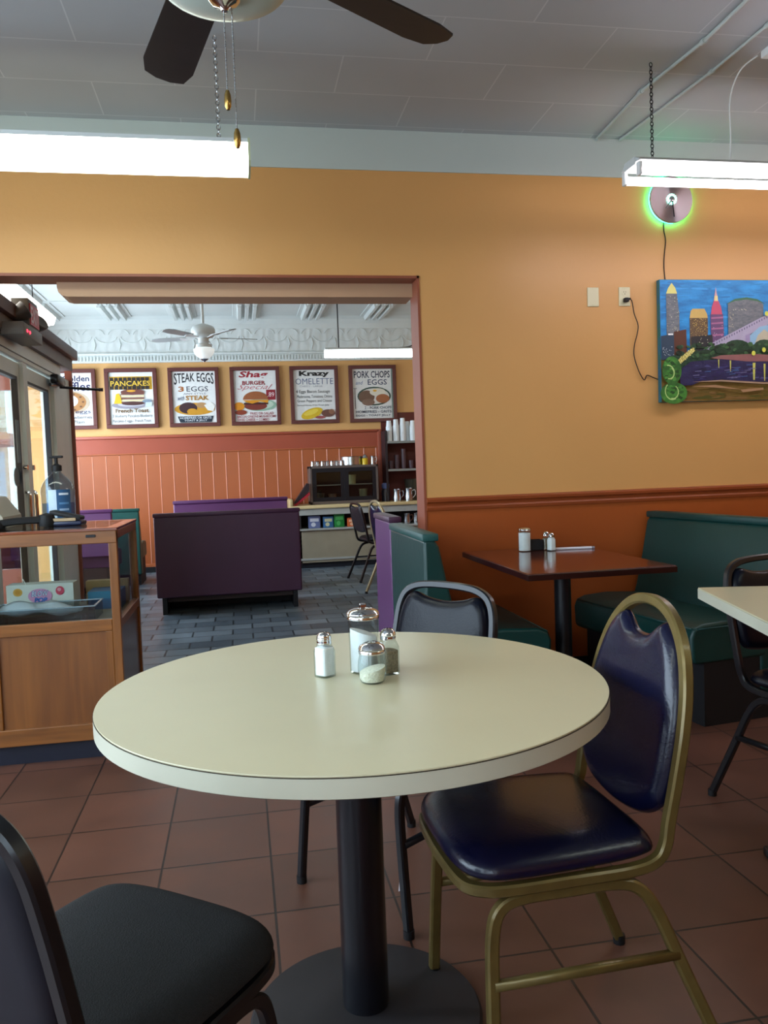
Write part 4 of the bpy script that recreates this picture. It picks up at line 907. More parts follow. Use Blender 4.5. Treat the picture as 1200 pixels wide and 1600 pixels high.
# ---------------------------------------------------------------- condiments
def jar(name, label, cat, loc, h, rad, prof, fill_m, fill, lid, sq=None, rz=0, group=None, tiltfill=0.0, n=32):
    """prof: outer profile (r,z) from the base up to the neck; fill = fraction filled; lid: (radius, z0, height, style)"""
    t = thing(name, label, cat, loc, rz, group)
    g = MB(); th = 0.0022
    outer = [(0, 0.0)] + prof; inner = [(max(r_ - th, 0.001), max(z, 0.004)) for r_, z in prof[::-1]] + [(0, 0.004)]
    g.lathe(outer, jar_glass, n=n, sq=sq); g.build('glass_body', t)
    zf = h * fill
    pts = [(0, 0.0045)]; 
    for (r_, z) in prof:
        if z < zf: pts.append((max(r_ - th - 0.0004, 0.001), max(z, 0.0045)))
    pts += [(pts[-1][0], zf), (pts[-1][0] * 0.5, zf + 0.003), (0, zf + 0.004)]
    g = MB(); g.lathe(pts, fill_m, n=n, sq=sq)
    if tiltfill:
        for v in g.bm.verts:
            if v.co.z > zf * 0.6: v.co.z += tiltfill * v.co.x
    g.build('contents', t)
    lr, lz, lh, st = lid
    g = MB(); g.lathe([(0, lz + lh), (lr * 0.55, lz + lh * 0.97), (lr * 0.85, lz + lh * 0.80), (lr, lz + lh * 0.55), (lr * 0.97, lz + lh * 0.5), (lr * 1.02, lz + lh * 0.42), (lr * 0.97, lz + lh * 0.32), (lr * 1.02, lz + lh * 0.2), (lr, lz), (lr * 0.9, lz), (0, lz + 0.001)], chrome, n=32)
    if st == 'holes':
        for k in range(7):
            a = 2 * PI * k / 6; q = 0 if k == 6 else lr * 0.4
            g.lathe([(0, 0.0008), (0.0012, 0.0008), (0.0012, -0.002)], black_rubber, c=(q * math.cos(a), q * math.sin(a), lz + lh * 0.985), n=8)
    lo = g.build('lid', t)
    if st == 'spout':
        g = MB(); g.box(-0.008, 0.008, -0.006, 0.006, lz + lh * 0.93, lz + lh + 0.010, chrome, 0.003); g.build('pour_flap', lo)
    return t
ZT0 = 0.7503
salt_prof = [(0.019, 0.0), (0.0195, 0.004), (0.0195, 0.058), (0.016, 0.066), (0.0135, 0.070), (0.0135, 0.080)]
jar('salt_shaker', 'square faceted glass salt shaker standing apart, left of the sugar jar', 'salt shaker', (0.170, 1.785, ZT0), 0.08, 0.02, salt_prof, salt, 0.82, (0.0165, 0.074, 0.026, 'holes'), sq=6, rz=R(38), n=32)
jar('sugar_dispenser', 'tall glass sugar dispenser with chrome pour lid on the round table', 'sugar dispenser', (0.262, 1.80, ZT0), 0.125, 0.035, [(0.031, 0.0), (0.033, 0.004), (0.033, 0.05), (0.0345, 0.10), (0.034, 0.125)], sugar, 0.72, (0.037, 0.122, 0.024, 'spout'), tiltfill=-0.35)
jar('cheese_shaker', 'short rounded glass cheese shaker with chrome lid, frontmost on the table', 'shaker', (0.264, 1.70, ZT0), 0.07, 0.03, [(0.021, 0.0), (0.026, 0.003), (0.0305, 0.018), (0.0315, 0.032), (0.030, 0.050), (0.0265, 0.062), (0.0255, 0.070)], cheese, 0.42, (0.0285, 0.064, 0.024, 'holes'), tiltfill=0.25)
jar('pepper_shaker', 'glass pepper shaker behind the cheese shaker', 'pepper shaker', (0.312, 1.765, ZT0), 0.085, 0.02, [(0.019, 0.0), (0.021, 0.004), (0.021, 0.060), (0.0175, 0.070), (0.0145, 0.076), (0.0145, 0.086)], pepper, 0.62, (0.0175, 0.078, 0.024, 'holes'), sq=4, rz=R(20))
jar('sugar_dispenser', 'glass sugar dispenser with grey lid on the booth table', 'sugar dispenser', (1.46, 4.03, ZT0), 0.11, 0.034, [(0.031, 0.0), (0.033, 0.004), (0.033, 0.11)], sugar, 0.88, (0.0345, 0.108, 0.018, 'plain'))
jar('salt_shaker', 'square glass salt shaker beside the black caddy on the booth table', 'salt shaker', (1.588, 3.98, ZT0), 0.08, 0.02, salt_prof, salt, 0.85, (0.0165, 0.074, 0.022, 'plain'), sq=6, rz=R(20))
jar('pepper_shaker', 'glass pepper shaker behind the salt on the booth table', 'pepper shaker', (1.585, 4.045, ZT0), 0.085, 0.02, salt_prof, pepper, 0.7, (0.0165, 0.074, 0.024, 'plain'), sq=4)
g = MB(); 
for (a, b, c, e) in ((-0.035, 0.035, -0.03, -0.026), (-0.035, 0.035, 0.026, 0.03), (-0.035, -0.031, -0.03, 0.03), (0.031, 0.035, -0.03, 0.03)): g.box(a, b, c, e, 0, 0.055, black_rubber, 0.001)
g.box(-0.035, 0.035, -0.03, 0.03, 0, 0.004, black_rubber); g.box(-0.024, 0.024, -0.018, 0.018, 0.004, 0.048, mat('dark_packets', '#2A2422', 0.6))
o = g.build('packet_caddy', loc=(1.53, 4.06, ZT0)); tag(o, 'small black packet caddy between the shakers on the booth table', 'caddy')
t = thing('straw', 'white wrapped straw lying on the booth table', 'straw', (1.70, 3.99, ZT0), R(-8))
g = MB(); g.cyl((-0.11, 0, 0.0065), (0.11, 0, 0.0065), 0.0065, mat('paper_white', '#D8D4DC', 0.5), n=12); g.build('paper_wrapper', t)
g = MB(); g.cyl((0.112, 0, 0.0065), (0.125, 0, 0.0065), 0.0058, mat('straw_tip', '#8A8A96', 0.4), n=12); g.cyl((-0.125, 0, 0.0065), (-0.112, 0, 0.0065), 0.0058, mat('straw_tip', '#8A8A96', 0.4), n=12); g.build('straw_end', t)
g = MB(); g.bm.faces.new([g.bm.verts.new(v) for v in ((0, 0, 0.002), (0.03, 0.012, 0.004), (0.012, 0.045, 0.012))]); g.mi(mat('paper_white', '#D8D4DC', 0.5))
o = g.build('paper_scrap', loc=(0.395, 2.21, 0.0)); sm = o.modifiers.new('thick', 'SOLIDIFY'); sm.thickness = 0.001; tag(o, 'tiny scrap of white paper on the floor by the pedestal', 'paper scrap')

# ---------------------------------------------------------------- oak and glass display case
CX0, CX1, CY0, CY1, CZ = -2.05, -0.53, 3.60, 4.27, 1.0
t = thing('display_case', 'orange oak display case with glass front and top at the left', 'display case', (0, 0, 0))
g = MB()
PO = 0.036
for x in (CX0, -1.075 - PO / 2 - 0.0, CX1 - PO):
    if x in (CX0, CX1 - PO):
        for y in (CY0, CY1 - PO): g.box(x, x + PO, y, y + PO, 0.085, CZ - 0.02, oak_z, 0.003)
g.box(CX0, CX1, CY0 - 0.004, CY0 + 0.03, CZ - 0.066, CZ - 0.012, oak_x, 0.003); g.box(CX0, CX1, CY1 - 0.03, CY1, CZ - 0.066, CZ - 0.012, oak_x, 0.003)
g.box(CX1 - 0.03, CX1 + 0.002, CY0 + 0.03, CY1 - 0.03, CZ - 0.05, CZ - 0.012, oak_y, 0.003)
g.box(CX0 + PO, CX1 - PO, CY0, CY0 + 0.03, 0.555, 0.606, oak_x, 0.003); g.box(CX1 - 0.03, CX1, CY0 + PO, CY1 - PO, 0.56, 0.60, oak_y, 0.003)
g.box(CX0 + PO, CX1 - PO, CY0, CY0 + 0.03, 0.085, 0.158, oak_x, 0.003); g.box(CX1 - 0.03, CX1, CY0 + PO, CY1 - PO, 0.085, 0.15, oak_y, 0.003)
g.box(-1.075, -1.03, CY0 + 0.001, CY0 + 0.03, 0.158, 0.555, oak_z, 0.003); g.box(-1.60, -1.555, CY0 + 0.001, CY0 + 0.03, 0.158, 0.555, oak_z, 0.003)
g.box(CX1 - PO - 0.03, CX1 - PO, CY0 + 0.001, CY0 + 0.03, 0.158, 0.555, oak_z, 0.003)
g.build('frame', t)
for (a, b) in ((CX0 + PO, -1.60), (-1.555, -1.075), (-1.03, CX1 - PO - 0.03)):
    g = MB(); g.box(a, b, CY0 + 0.012, CY0 + 0.022, 0.158, 0.555, oak_panel); g.build('front_panel', t)
g = MB(); g.box(CX1 - 0.022, CX1 - 0.010, CY0 + PO, CY1 - PO, 0.15, 0.56, wood('dark_side_panel', '#4A2A1E', '#5E3624', 0.3, 'Z', 0.4)); g.build('side_panel', t)
g = MB(); tw = wood('red_oak_top', '#6E3218', '#8A4624', 0.12, 'X', 0.9)
for (a, b, c, e) in ((CX0, CX1 + 0.004, CY0 - 0.006, CY0 + 0.045), (CX0, CX1 + 0.004, CY1 - 0.05, CY1), (CX0, CX0 + 0.05, CY0 + 0.045, CY1 - 0.05), (CX1 - 0.046, CX1 + 0.004, CY0 + 0.045, CY1 - 0.05)): g.box(a, b, c, e, CZ - 0.012, CZ, tw, 0.002)
g.build('top_frame', t)
g = MB(); g.box(CX0 + 0.05, CX1 - 0.046, CY0 + 0.045, CY1 - 0.05, CZ - 0.008, CZ - 0.0005, pane('top_plate_glass', '#D8E0E0', 0.16)); g.build('top_glass', t)
g = MB(); g.box(CX0 + PO, CX1 - PO, CY0 + 0.012, CY0 + 0.017, 0.606, CZ - 0.066, case_glass); g.build('front_glass', t)
g = MB(); g.box(CX1 - 0.018, CX1 - 0.013, CY0 + PO, CY1 - PO, 0.60, CZ - 0.05, case_glass); g.build('side_glass', t)
g = MB(); g.box(CX0 + PO, CX1 - 0.03, CY0 + 0.03, CY1 - 0.01, 0.575, 0.592, mat('case_shelf_laminate', '#8E7B5C', 0.5)); g.build('display_shelf', t)
g = MB(); g.box(CX0 + 0.03, CX1 - 0.03, CY0 + 0.03, CY1 - 0.03, 0.0, 0.085, mat('navy_toe_kick', '#14182A', 0.5)); g.build('toe_kick', t)
g = MB(); g.box(-0.655, -0.615, CY0 - 0.009, CY0 - 0.004, 0.962, 0.974, black_metal, 0.002); g.build('lock_plate', t)

# things in the case
clear_plastic = pane('clear_tray_plastic', '#DCE6EC', 0.10)
t = thing('plastic_tray', 'low clear plastic tray behind the case glass', 'tray', (-0.86, 3.76, 0.592))
g = MB(); W_, D_, H_ = 0.43, 0.20, 0.065
g.box(-W_ / 2, W_ / 2, -D_ / 2, D_ / 2, 0, 0.004, clear_plastic)
for (a, b, c, e) in ((-W_ / 2, W_ / 2, -D_ / 2, -D_ / 2 + 0.004), (-W_ / 2, W_ / 2, D_ / 2 - 0.004, D_ / 2), (-W_ / 2, -W_ / 2 + 0.004, -D_ / 2, D_ / 2), (W_ / 2 - 0.004, W_ / 2, -D_ / 2, D_ / 2)): g.box(a, b, c, e, 0.004, H_, clear_plastic)
g.build('tray_body', t)
g = MB()
for (a, b, c, e) in ((-W_ / 2 - 0.004, W_ / 2 + 0.004, -D_ / 2 - 0.004, -D_ / 2 + 0.004), (-W_ / 2 - 0.004, W_ / 2 + 0.004, D_ / 2 - 0.004, D_ / 2 + 0.004), (-W_ / 2 - 0.004, -W_ / 2 + 0.004, -D_ / 2, D_ / 2), (W_ / 2 - 0.004, W_ / 2 + 0.004, -D_ / 2, D_ / 2)): g.box(a, b, c, e, H_, H_ + 0.004, mat('pale_blue_rim', '#A8B8C4', 0.2))
g.build('tray_rim', t)
g = MB(); nx = 16; vs_ = []
for i in range(nx + 1):
    row = []
    for j in range(7):
        u, v = i / nx, j / 6; row.append(g.bm.verts.new((-0.19 + 0.36 * u, -0.085 + 0.15 * v, 0.010 + 0.05 * (0.5 + 0.5 * math.sin(u * 3.1 + 0.5)) * (0.3 + 0.7 * v) + 0.008 * math.sin(u * 14 + v * 5))))
    vs_.append(row)
for i in range(nx):
    for j in range(6): g.face([vs_[i][j], vs_[i + 1][j], vs_[i + 1][j + 1], vs_[i][j + 1]], mat('white_tissue', '#D8DCE4', 0.7), True)
o = g.build('crumpled_paper', loc=(-0.89, 3.76, 0.612)); sm = o.modifiers.new('thick', 'SOLIDIFY'); sm.thickness = 0.0012; tag(o, 'crumpled white paper lying in the clear tray', 'paper')
t = thing('candy_box', 'white lollipop box with pink and yellow dots in the display case', 'candy box', (-0.93, 3.93, 0.592), R(-2))
g = MB(); g.box(-0.148, 0.148, 0, 0.10, 0.0, 0.142, mat('white_card', '#E6E2D6', 0.55), 0.001)
p = Print(g, 0.296, 0.085, -0.148, 0.057, -0.0005)
p.ell(0.17, 0.6, 0.07, 0.22, '#E3A84A'); p.ell(0.17, 0.6, 0.04, 0.13, '#D99020'); p.ell(0.80, 0.60, 0.065, 0.24, '#D8405A'); p.ell(0.79, 0.66, 0.03, 0.10, '#F0A0A8')
p.ell(0.50, 0.36, 0.18, 0.40, '#E29AC0'); p.text('BLOW', 0.37, 0.63, 0.32, 0.66, '#2A4A9A', 0.06, 0.2); p.text('BLOW', 0.378, 0.622, 0.34, 0.635, '#EEF4FC', 0.0, 0.2); p.text('POP', 0.41, 0.61, 0.0, 0.28, '#2A6ABA', 0.05, 0.2)
g.build('carton', t)
g = MB(); g.cyl((-0.04, 0.03, 0.08), (-0.075, 0.01, 0.168), 0.0025, white_plastic, n=8); g.build('lollipop_stick', t)
g = MB(); g.box(-0.075, 0.075, -0.08, 0.08, 0, 0.085, mat('blue_card', '#155A86', 0.5), 0.001); g.box(-0.075, 0.075, -0.081, -0.078, 0.05, 0.085, mat('teal_card', '#2A7A9A', 0.5)); o = g.build('candy_carton', loc=(-0.655, 4.06, 0.592)); tag(o, 'blue carton at the right end of the display case', 'carton')
g = MB(); g.box(-0.10, 0.10, -0.03, 0.03, 0, 0.115, mat('kraft_card', '#A88A5A', 0.6), 0.001); o = g.build('cardboard_box', loc=(-0.67, 4.19, 0.592)); tag(o, 'plain kraft cardboard box behind the blue carton', 'box')

# things on the case
t = thing('hand_sanitizer_bottle', 'large clear pump bottle with blue label on the display case', 'pump bottle', (-0.875, 4.16, 1.0))
btl = pane('clear_bottle_plastic', '#D3DEEA', 0.12)
g = MB(); g.lathe([(0, 0.0), (0.072, 0.0), (0.078, 0.006), (0.078, 0.13), (0.080, 0.15), (0.078, 0.17), (0.066, 0.20), (0.045, 0.225), (0.022, 0.245), (0.018, 0.26), (0, 0.26)], btl, n=32); g.build('bottle_body', t)
g = MB(); g.lathe([(0, 0.004), (0.070, 0.004), (0.073, 0.01), (0.073, 0.10), (0, 0.10)], pane('blue_gel', '#C4D8F4', 0.05), n=32); g.build('gel', t)
g = MB()
for (a0, a1, c, z0, z1) in ((-112, -84, '#C8DCEC', 0.03, 0.165), (-84, -36, '#2E5A86', 0.02, 0.165)):
    n = 8; prev = None
    for k in range(n + 1):
        a = R(a0 + (a1 - a0) * k / n); cur = [g.bm.verts.new((0.0812 * math.cos(a), 0.0812 * math.sin(a), z)) for z in (z0, z1)]
        if prev: g.face([prev[0], cur[0], cur[1], prev[1]], ink(c), True)
        prev = cur
for (zz, c) in ((0.145, '#D8E4F0'), (0.10, '#5A8AB8'), (0.07, '#9AB8D8')):
    prev = None
    for k in range(7):
        a = R(-76 + 32 * k / 6); cur = [g.bm.verts.new((0.0818 * math.cos(a), 0.0818 * math.sin(a), z)) for z in (zz - 0.006, zz + 0.004)]
        if prev: g.face([prev[0], cur[0], cur[1], prev[1]], ink(c), True)
        prev = cur
g.build('label_band', t)
g = MB(); g.lathe([(0, 0.255), (0.024, 0.255), (0.024, 0.282), (0.012, 0.288), (0.008, 0.292), (0.008, 0.325), (0, 0.325)], black_rubber, n=20); g.box(-0.032, 0.032, -0.010, 0.012, 0.318, 0.330, black_rubber, 0.004); g.build('pump', t)
t = thing('telephone_handset', 'black handset lying on the display case beside the register', 'telephone', (-0.975, 3.93, 1.0), R(12))
g = MB(); g.sweep(spline([(-0.12, 0, 0.020), (-0.06, 0, 0.028), (0.02, 0, 0.031), (0.09, 0, 0.030)], 5), 0.0, black_rubber, flat=(0.016, 0.026), up=(0, 0, 1)); g.lathe([(0, 0), (0.034, 0), (0.038, 0.012), (0.032, 0.03), (0, 0.036)], black_rubber, c=(-0.12, 0, 0)); g.lathe([(0, 0), (0.036, 0), (0.040, 0.02), (0.034, 0.052), (0, 0.062)], black_rubber, c=(0.09, 0, 0)); g.build('handset', t)
g = MB(); g.sweep([(-0.15 + 0.0045 * k + 0.0, 0.012 * math.cos(k * 1.3) + 0.03, 0.014 + 0.012 * math.sin(k * 1.3)) for k in range(-30, 1)], 0.003, black_rubber, n=6); g.build('coiled_cord', t)
t = thing('card_reader', 'black card reader on a stand with tan keypad on the display case', 'card reader', (-0.80, 3.96, 1.0), R(-6))
g = MB(); g.box(-0.085, 0.075, -0.035, 0.055, 0, 0.02, mat('dark_blue_plastic', '#121A3A', 0.3), 0.006); g.build('base', t)
g = MB(); g.box(-0.085, 0.06, -0.03, 0.05, 0.035, 0.055, black_rubber, 0.008, M=Matrix.Rotation(R(14), 4, 'Y')); g.build('reader_head', t)
g = MB(); g.box(-0.055, 0.05, -0.036, 0.02, 0.02, 0.034, mat('tan_keypad', '#A88E6A', 0.5), 0.002); g.build('keypad', t)
t = thing('cash_register', 'beige cash register with small dark display at the left edge', 'cash register', (-1.235, 4.08, 1.0))
g = MB(); g.prism([(-0.16, 0), (0.17, 0), (0.165, 0.05), (0.10, 0.14), (-0.16, 0.17)], -0.16, 0.16, mat('aged_beige_plastic', '#A39C8A', 0.5), M=MX); g.build('body', t)
g = MB(); g.box(-0.12, 0.10, -0.15, -0.05, 0.145, 0.235, black_rubber, 0.012); dsp = g.build('display_head', t)
g = MB(); g.box(-0.10, 0.08, -0.153, -0.1502, 0.17, 0.215, mat('dark_green_screen', '#0E3A1E', 0.2)); p = Print(g, 0.12, 0.022, -0.05, 0.18, -0.1535); p.text('0.00', 0, 1, 0, 1, emit('green_digits', '#4AE86A', 1.2)); g.build('display_window', dsp)

# ---------------------------------------------------------------- serving counter and what stands on it
t = thing('serving_counter', 'long white serving counter with tan top along the far wall', 'counter', (0, 0, 0))
KX0, KX1 = 0.60, 3.2; KY = 10.0
g = MB(); g.box(KX0, KX1, KY - 0.02, 10.56, 0.745, 0.785, mat('tan_counter_laminate', '#C9B283', 0.35), 0.008); g.box(KX0, KX0 + 0.035, KY - 0.02, 10.56, 0.785, 0.87, mat('tan_counter_laminate', '#C9B283', 0.35), 0.005); g.build('worktop', t)
g = MB(); g.box(KX0 + 0.1, KX1, KY + 0.01, 10.55, 0.665, 0.745, mat('grey_white_laminate', '#A9ACA8', 0.45)); g.box(KX0 + 0.1, KX0 + 0.13, KY + 0.03, 10.55, 0.05, 0.665, mat('dark_inside', '#2A2326', 0.6)); g.box(KX0 + 0.13, KX1, 10.50, 10.55, 0.49, 0.665, mat('dark_inside', '#2A2326', 0.6))
g.box(KX0 + 0.1, KX1, KY + 0.03, KY + 0.06, 0.07, 0.475, mat('grey_beige_panel', '#9A927E', 0.5, noise=0.05)); g.box(KX0 + 0.1, KX1, KY + 0.02, KY + 0.06, 0.10, 0.125, mat('grey_white_laminate', '#A9ACA8', 0.45)); g.build('body', t)
g = MB(); g.box(KX0 + 0.1, KX1, KY, 10.55, 0.475, 0.495, mat('grey_white_laminate', '#A9ACA8', 0.45)); g.build('lower_shelf', t)
g = MB(); g.box(KX0 + 0.1, KX1, KY + 0.06, 10.5, 0, 0.10, mat('navy_kick', '#141A26', 0.6)); g.build('toe_kick', t)

t = thing('countertop_display_cooler', 'steel countertop display cooler with two dark sliding doors', 'display cooler', (1.315, 10.2, 0.785))
w2 = 0.44
g = MB(); gm = mat('grey_steel_case', '#6E6460', 0.35, 0.5)
g.box(-w2, -w2 + 0.03, 0, 0.34, 0, 0.485, gm, 0.004); g.box(w2 - 0.03, w2, 0, 0.34, 0, 0.485, gm, 0.004); g.box(-w2, w2, 0, 0.34, 0.455, 0.485, gm, 0.004); g.box(-w2, w2, 0, 0.34, 0.0, 0.035, gm, 0.004); g.box(-w2, w2, 0.33, 0.34, 0, 0.485, mat('dark_inside', '#2A2326', 0.6)); g.build('cabinet', t)
for (a, b) in ((-w2 + 0.03, 0.0), (0.0, w2 - 0.03)):
    g = MB(); dk = mat('black_door_frame', '#15151C', 0.35)
    yy = 0.008 if a < -0.1 else 0.0
    g.box(a, b, yy, yy + 0.02, 0.035, 0.085, dk); g.box(a, b, yy, yy + 0.02, 0.405, 0.455, dk); g.box(a, a + 0.055, yy, yy + 0.02, 0.085, 0.405, dk); g.box(b - 0.045, b, yy, yy + 0.02, 0.085, 0.405, dk); dd = g.build('door', t)
    g = MB(); g.box(a + 0.05, b - 0.04, yy + 0.008, yy + 0.012, 0.08, 0.41, case_glass); g.build('door_pane', dd)
g = MB(); g.box(-w2 + 0.04, w2 - 0.04, 0.04, 0.32, 0.235, 0.243, mat('pale_wire_shelf', '#9A9484', 0.4)); g.build('cooler_shelf', t)
for (x, c, h_, lb, zz) in ((-0.30, '#5A4A3A', 0.10, 'brown pie slice box on the lower left of the display cooler', 0.035), (-0.14, '#7A5A44', 0.09, 'tan dessert tub in the display cooler near its middle', 0.035), (0.12, '#B8A874', 0.12, 'pale yellow dessert tub in the right half of the display cooler', 0.243), (0.26, '#8A8460', 0.14, 'olive container low in the right half of the display cooler', 0.035)):
    g = MB(); g.lathe([(0, 0), (0.045, 0), (0.055, h_ * 0.9), (0.058, h_ * 0.9), (0.058, h_), (0, h_)], mat('food_' + c[1:].lower(), c, 0.6), n=16); o = g.build('food_tub', loc=(1.315 + x, 10.36, 0.785 + zz)); tag(o, lb, 'food tub')

def pitcher(label, loc, h, rad, group=None, m=steel):
    t = thing('metal_pitcher', label, 'pitcher', loc, random.uniform(-0.6, 0.6), group)
    g = MB(); g.lathe([(0, 0), (rad, 0), (rad * 1.05, h * 0.3), (rad * 0.86, h * 0.75), (rad * 0.98, h), (rad * 0.9, h), (rad * 0.8, h * 0.75), (rad * 0.9, 0.006), (0, 0.006)], m, n=18); g.build('body', t)
    g = MB(); g.sweep(spline([(rad * 0.9, 0, h * 0.8), (rad * 1.6, 0, h * 0.85), (rad * 1.7, 0, h * 0.5), (rad * 1.0, 0, h * 0.25)], 4), h * 0.045, m, n=6); g.build('handle', t)
    return t
zc = 1.270
p0 = pitcher('small steel creamer in the row on top of the display cooler', (0.93, 10.30, zc), 0.065, 0.028, 'steel creamers on the display cooler')
for k in range(1, 7): copy_tree(p0, None, (0.93 + 0.062 * k, 10.30 + 0.03 * (k % 2), zc), 0.5 * k)
g = MB(); g.lathe([(0, 0), (0.13, 0), (0.14, 0.004), (0.14, 0.105), (0.147, 0.11), (0.14, 0.112), (0.132, 0.105), (0.13, 0.01), (0, 0.01)], steel, n=32); o = g.build('steam_pan', loc=(1.44, 10.36, zc)); o.scale = (1, 0.85, 1); tag(o, 'wide steel pan on top of the display cooler', 'pan')
t = thing('syrup_dispenser', 'yellow-filled syrup dispenser with steel top on the display cooler', 'syrup dispenser', (1.60, 10.28, zc))
g = MB(); g.lathe([(0, 0), (0.038, 0), (0.038, 0.075), (0.03, 0.085), (0, 0.085)], mat('yellow_syrup', '#C9A81E', 0.2), n=18); g.build('glass_body', t); g = MB(); g.lathe([(0.031, 0.082), (0.036, 0.09), (0.028, 0.115), (0.012, 0.13), (0, 0.132)], steel, n=18); g.build('lid', t)
pitcher('tall steel pitcher at the right end of the display cooler top', (1.705, 10.30, zc), 0.11, 0.032)
pitcher('left steel water pitcher on the counter right of the cooler', (1.99, 10.2, 0.785), 0.155, 0.05)
pitcher('right steel water pitcher on the counter by the bucket', (2.14, 10.17, 0.785), 0.165, 0.052)
g = MB(); g.lathe([(0, 0), (0.10, 0), (0.135, 0.27), (0.14, 0.275), (0.132, 0.278), (0.095, 0.01), (0, 0.01)], mat('dark_steel_bucket', '#5A554A', 0.35, 0.7), n=28); o = g.build('ice_bucket', loc=(2.27, 10.42, 0.785)); tag(o, 'dull steel ice bucket behind the water pitchers', 'bucket')
t = thing('coffee_grinder', 'dark jar with a blue lid between the cooler and the pitchers', 'jar', (1.865, 10.32, 0.785))
g = MB(); g.lathe([(0, 0), (0.055, 0), (0.055, 0.14), (0.04, 0.17), (0, 0.17)], mat('dark_jar', '#1C1C26', 0.3), n=20); g.build('body', t); g = MB(); g.lathe([(0.042, 0.165), (0.05, 0.18), (0.05, 0.225), (0.03, 0.24), (0, 0.24)], mat('blue_grey_lid', '#5A6A9A', 0.35), n=20); g.build('lid', t)
t.name = 'storage_jar'
t = thing('red_clipboard', 'red and black folders leaning against the left side of the cooler', 'folder', (0.76, 10.25, 0.785))
g = MB(); g.prism([(-0.11, 0.0), (-0.07, 0.0), (0.10, 0.13), (0.10, 0.165)], -0.0, 0.14, mat('red_board', '#A02030', 0.4), M=MX); g.build('red_cover', t)
g = MB(); g.prism([(-0.10, 0.035), (-0.085, 0.02), (0.10, 0.18), (0.10, 0.27), (0.07, 0.275)], -0.02, 0.12, mat('black_board', '#2A2024', 0.4), M=MX); g.build('black_cover', t)
t.name = 'folder_stack'

# wall rack to the right with foam cups and glasses
t = thing('wall_rack', 'dark wall rack with two shelves right of the cooler', 'rack', (0, 0, 0))
dkm = mat('dark_rack_metal', '#241A20', 0.45)
for zz, nm in ((1.545, 'shelf'), (1.185, 'shelf')):
    g = MB(); g.box(1.90, 3.0, 10.28, 10.58, zz, zz + 0.014, dkm); g.box(1.90, 3.0, 10.272, 10.282, zz - 0.012, zz + 0.016, mat('grey_shelf_edge', '#8A8C88', 0.4)); g.build(nm, t)
g = MB(); g.box(1.87, 1.90, 10.27, 10.58, 0.79, 1.70, dkm); g.build('side_upright', t)
g = MB(); n_ = 10
prof = []
for k in range(n_): z = k * 0.016; prof += [(0.036 + 0.0, z), (0.037, z + 0.004), (0.0362, z + 0.005)]
def cupstack(h):
    g = MB(); pr2 = [(0, h), (0.029, h)]; z = h - 0.085
    pr2 += [(0.036, z + 0.01), (0.042, z), (0.042, z - 0.006), (0.038, z - 0.008)]
    while z > 0.02: z -= 0.016; pr2 += [(0.0415, z + 0.004), (0.0415, z), (0.038, z - 0.001)]
    pr2 += [(0.041, 0), (0, 0)]; g.lathe(pr2, styro, n=20); return g
ref = {}
for k, (x, y, h_) in enumerate([(1.945, 10.36, 0.27), (2.035, 10.35, 0.285), (2.125, 10.35, 0.30), (2.20, 10.42, 0.26), (2.255, 10.34, 0.265), (2.335, 10.40, 0.25), (2.39, 10.35, 0.275), (2.48, 10.38, 0.26)]):
    o = cupstack(h_).build('foam_cup_stack', loc=(x, y, 1.559))
    tag(o, 'stack of upside-down white foam cups on the top rack shelf', 'cup stack', 'foam cup stacks on the top rack shelf')
g = MB(); g.lathe([(0, 0), (0.028, 0), (0.034, 0.11), (0.032, 0.11), (0.026, 0.004), (0, 0.004)], mat('smoky_tumbler', '#5A4A50', 0.15, noise=0.02, trans=0.0), n=16); gl0 = g.build('tumbler', loc=(1.96, 10.38, 1.199)); tag(gl0, 'smoky tumbler standing on the lower rack shelf', 'tumbler', 'smoky tumblers on the lower rack shelf')
for k, (x, n2) in enumerate([(2.04, 2), (2.13, 3), (2.23, 1), (2.33, 2), (2.42, 3)]):
    for q in range(n2):
        c = gl0.copy(); COL.objects.link(c); c.location = (x, 10.38, 1.199 + 0.075 * q)
        if q: c['label'] = 'smoky tumbler nested on a stack on the lower rack shelf'; c['group'] = 'nested tumblers on the lower rack shelf'
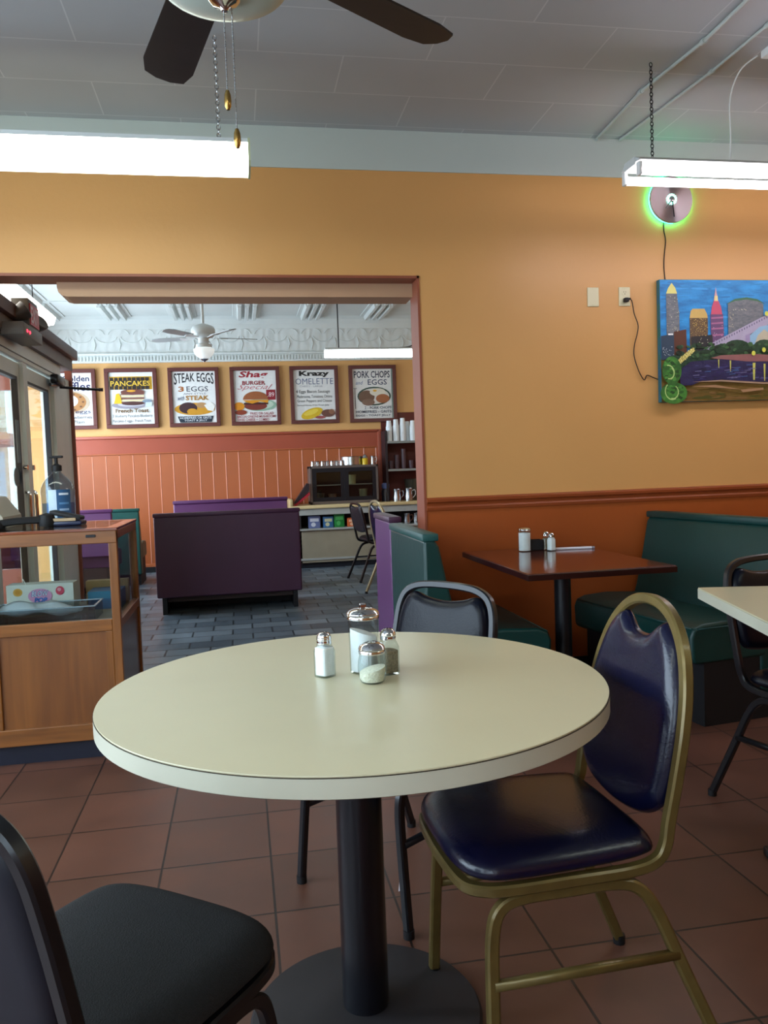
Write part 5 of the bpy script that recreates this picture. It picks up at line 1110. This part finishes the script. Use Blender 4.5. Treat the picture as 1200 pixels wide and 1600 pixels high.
# under-counter goods
for (x, w, h_, c, c2, lb) in ((0.90, 0.15, 0.155, '#6A78A8', '#D8DCE8', 'blue and white packet leftmost on the shelf under the counter'), (1.075, 0.13, 0.14, '#3A6A9A', '#C8C8A0', 'blue packet with pale label, second on the shelf under the counter'), (1.215, 0.13, 0.17, '#1A7A34', '#4AA85A', 'green packet on the shelf under the counter'), (1.385, 0.14, 0.11, '#C85A24', '#E8B898', 'orange tub on the shelf under the counter'), (1.78, 0.12, 0.14, '#7A5AA0', '#D8CCE8', 'purple and white packet on the shelf under the counter')):
    g = MB(); g.box(-w / 2, w / 2, -0.05, 0.05, 0, h_, mat('pack_' + c[1:].lower(), c, 0.45), 0.008)
    p = Print(g, w * 0.9, h_ * 0.9, -w * 0.45, h_ * 0.05, -0.0505); p.rect(0.1, 0.9, 0.55, 0.85, c2); p.ell(0.4, 0.28, 0.22, 0.2, c2, 12)
    o = g.build('snack_packet', loc=(x, 10.12, 0.495)); tag(o, lb, 'packet')
t0 = pitcher('steel pitcher on the shelf beneath the right end of the counter', (2.10, 10.15, 0.495), 0.13, 0.045, 'steel pitchers under the counter end')
for k in range(1, 4): copy_tree(t0, None, (2.10 + 0.125 * k, 10.15, 0.495), -0.4 * k)

# ---------------------------------------------------------------- the street beyond the shop front
road = mat('grey_pavement', '#8E9092', 0.8, noise=0.1, scale=2)
g = MB(); g.box(-30, XL - 0.12, -12, 40, -0.15, -0.02, road); struct(g, 'ground')
t = thing('shop_building', 'pale storefront building across the street seen through the entry door', 'building', (-13.5, 26, -0.02))
g = MB(); g.box(-3, 3, -14, 14, 0, 6.5, mat('peach_stucco', '#C9A888', 0.8, noise=0.05)); g.build('facade', t)
for k in range(8):
    g = MB(); g.box(3.0, 3.05, -13 + 3.4 * k, -10.6 + 3.4 * k, 0.5, 2.6, mat('street_window', '#7A8CA0', 0.2)); g.build('shop_window', t)
g = MB(); g.box(3.0, 4.0, -13, 13, 2.8, 3.3, mat('rust_awning', '#A8502C', 0.7)); g.build('awning', t)
t = thing('parked_car', 'red car parked outside beyond the glass entry door', 'car', (-6.6, 19.0, -0.02), R(100))
carp = mat('red_car_paint', '#B01C24', 0.25, coat=0.8)
g = MB(); g.prism([(-2.1, 0.3), (-2.15, 0.75), (-1.3, 0.92), (-0.7, 1.42), (0.8, 1.45), (1.5, 0.98), (2.1, 0.85), (2.15, 0.35)], -0.85, 0.85, carp, M=MX); o = g.build('body', t); bv = o.modifiers.new('bevel', 'BEVEL'); bv.width = 0.08; bv.segments = 3
g = MB(); g.prism([(-1.15, 0.95), (-0.65, 1.36), (0.72, 1.38), (1.3, 0.98)], -0.87, 0.87, mat('car_glass', '#20262C', 0.1), M=MX); g.build('side_windows', t)
for (x, y) in ((-1.3, -0.85), (1.35, -0.85), (-1.3, 0.85), (1.35, 0.85)):
    g = MB(); g.cyl((x, y - 0.1, 0.33), (x, y + 0.1, 0.33), 0.33, black_rubber, n=24); g.build('wheel', t)
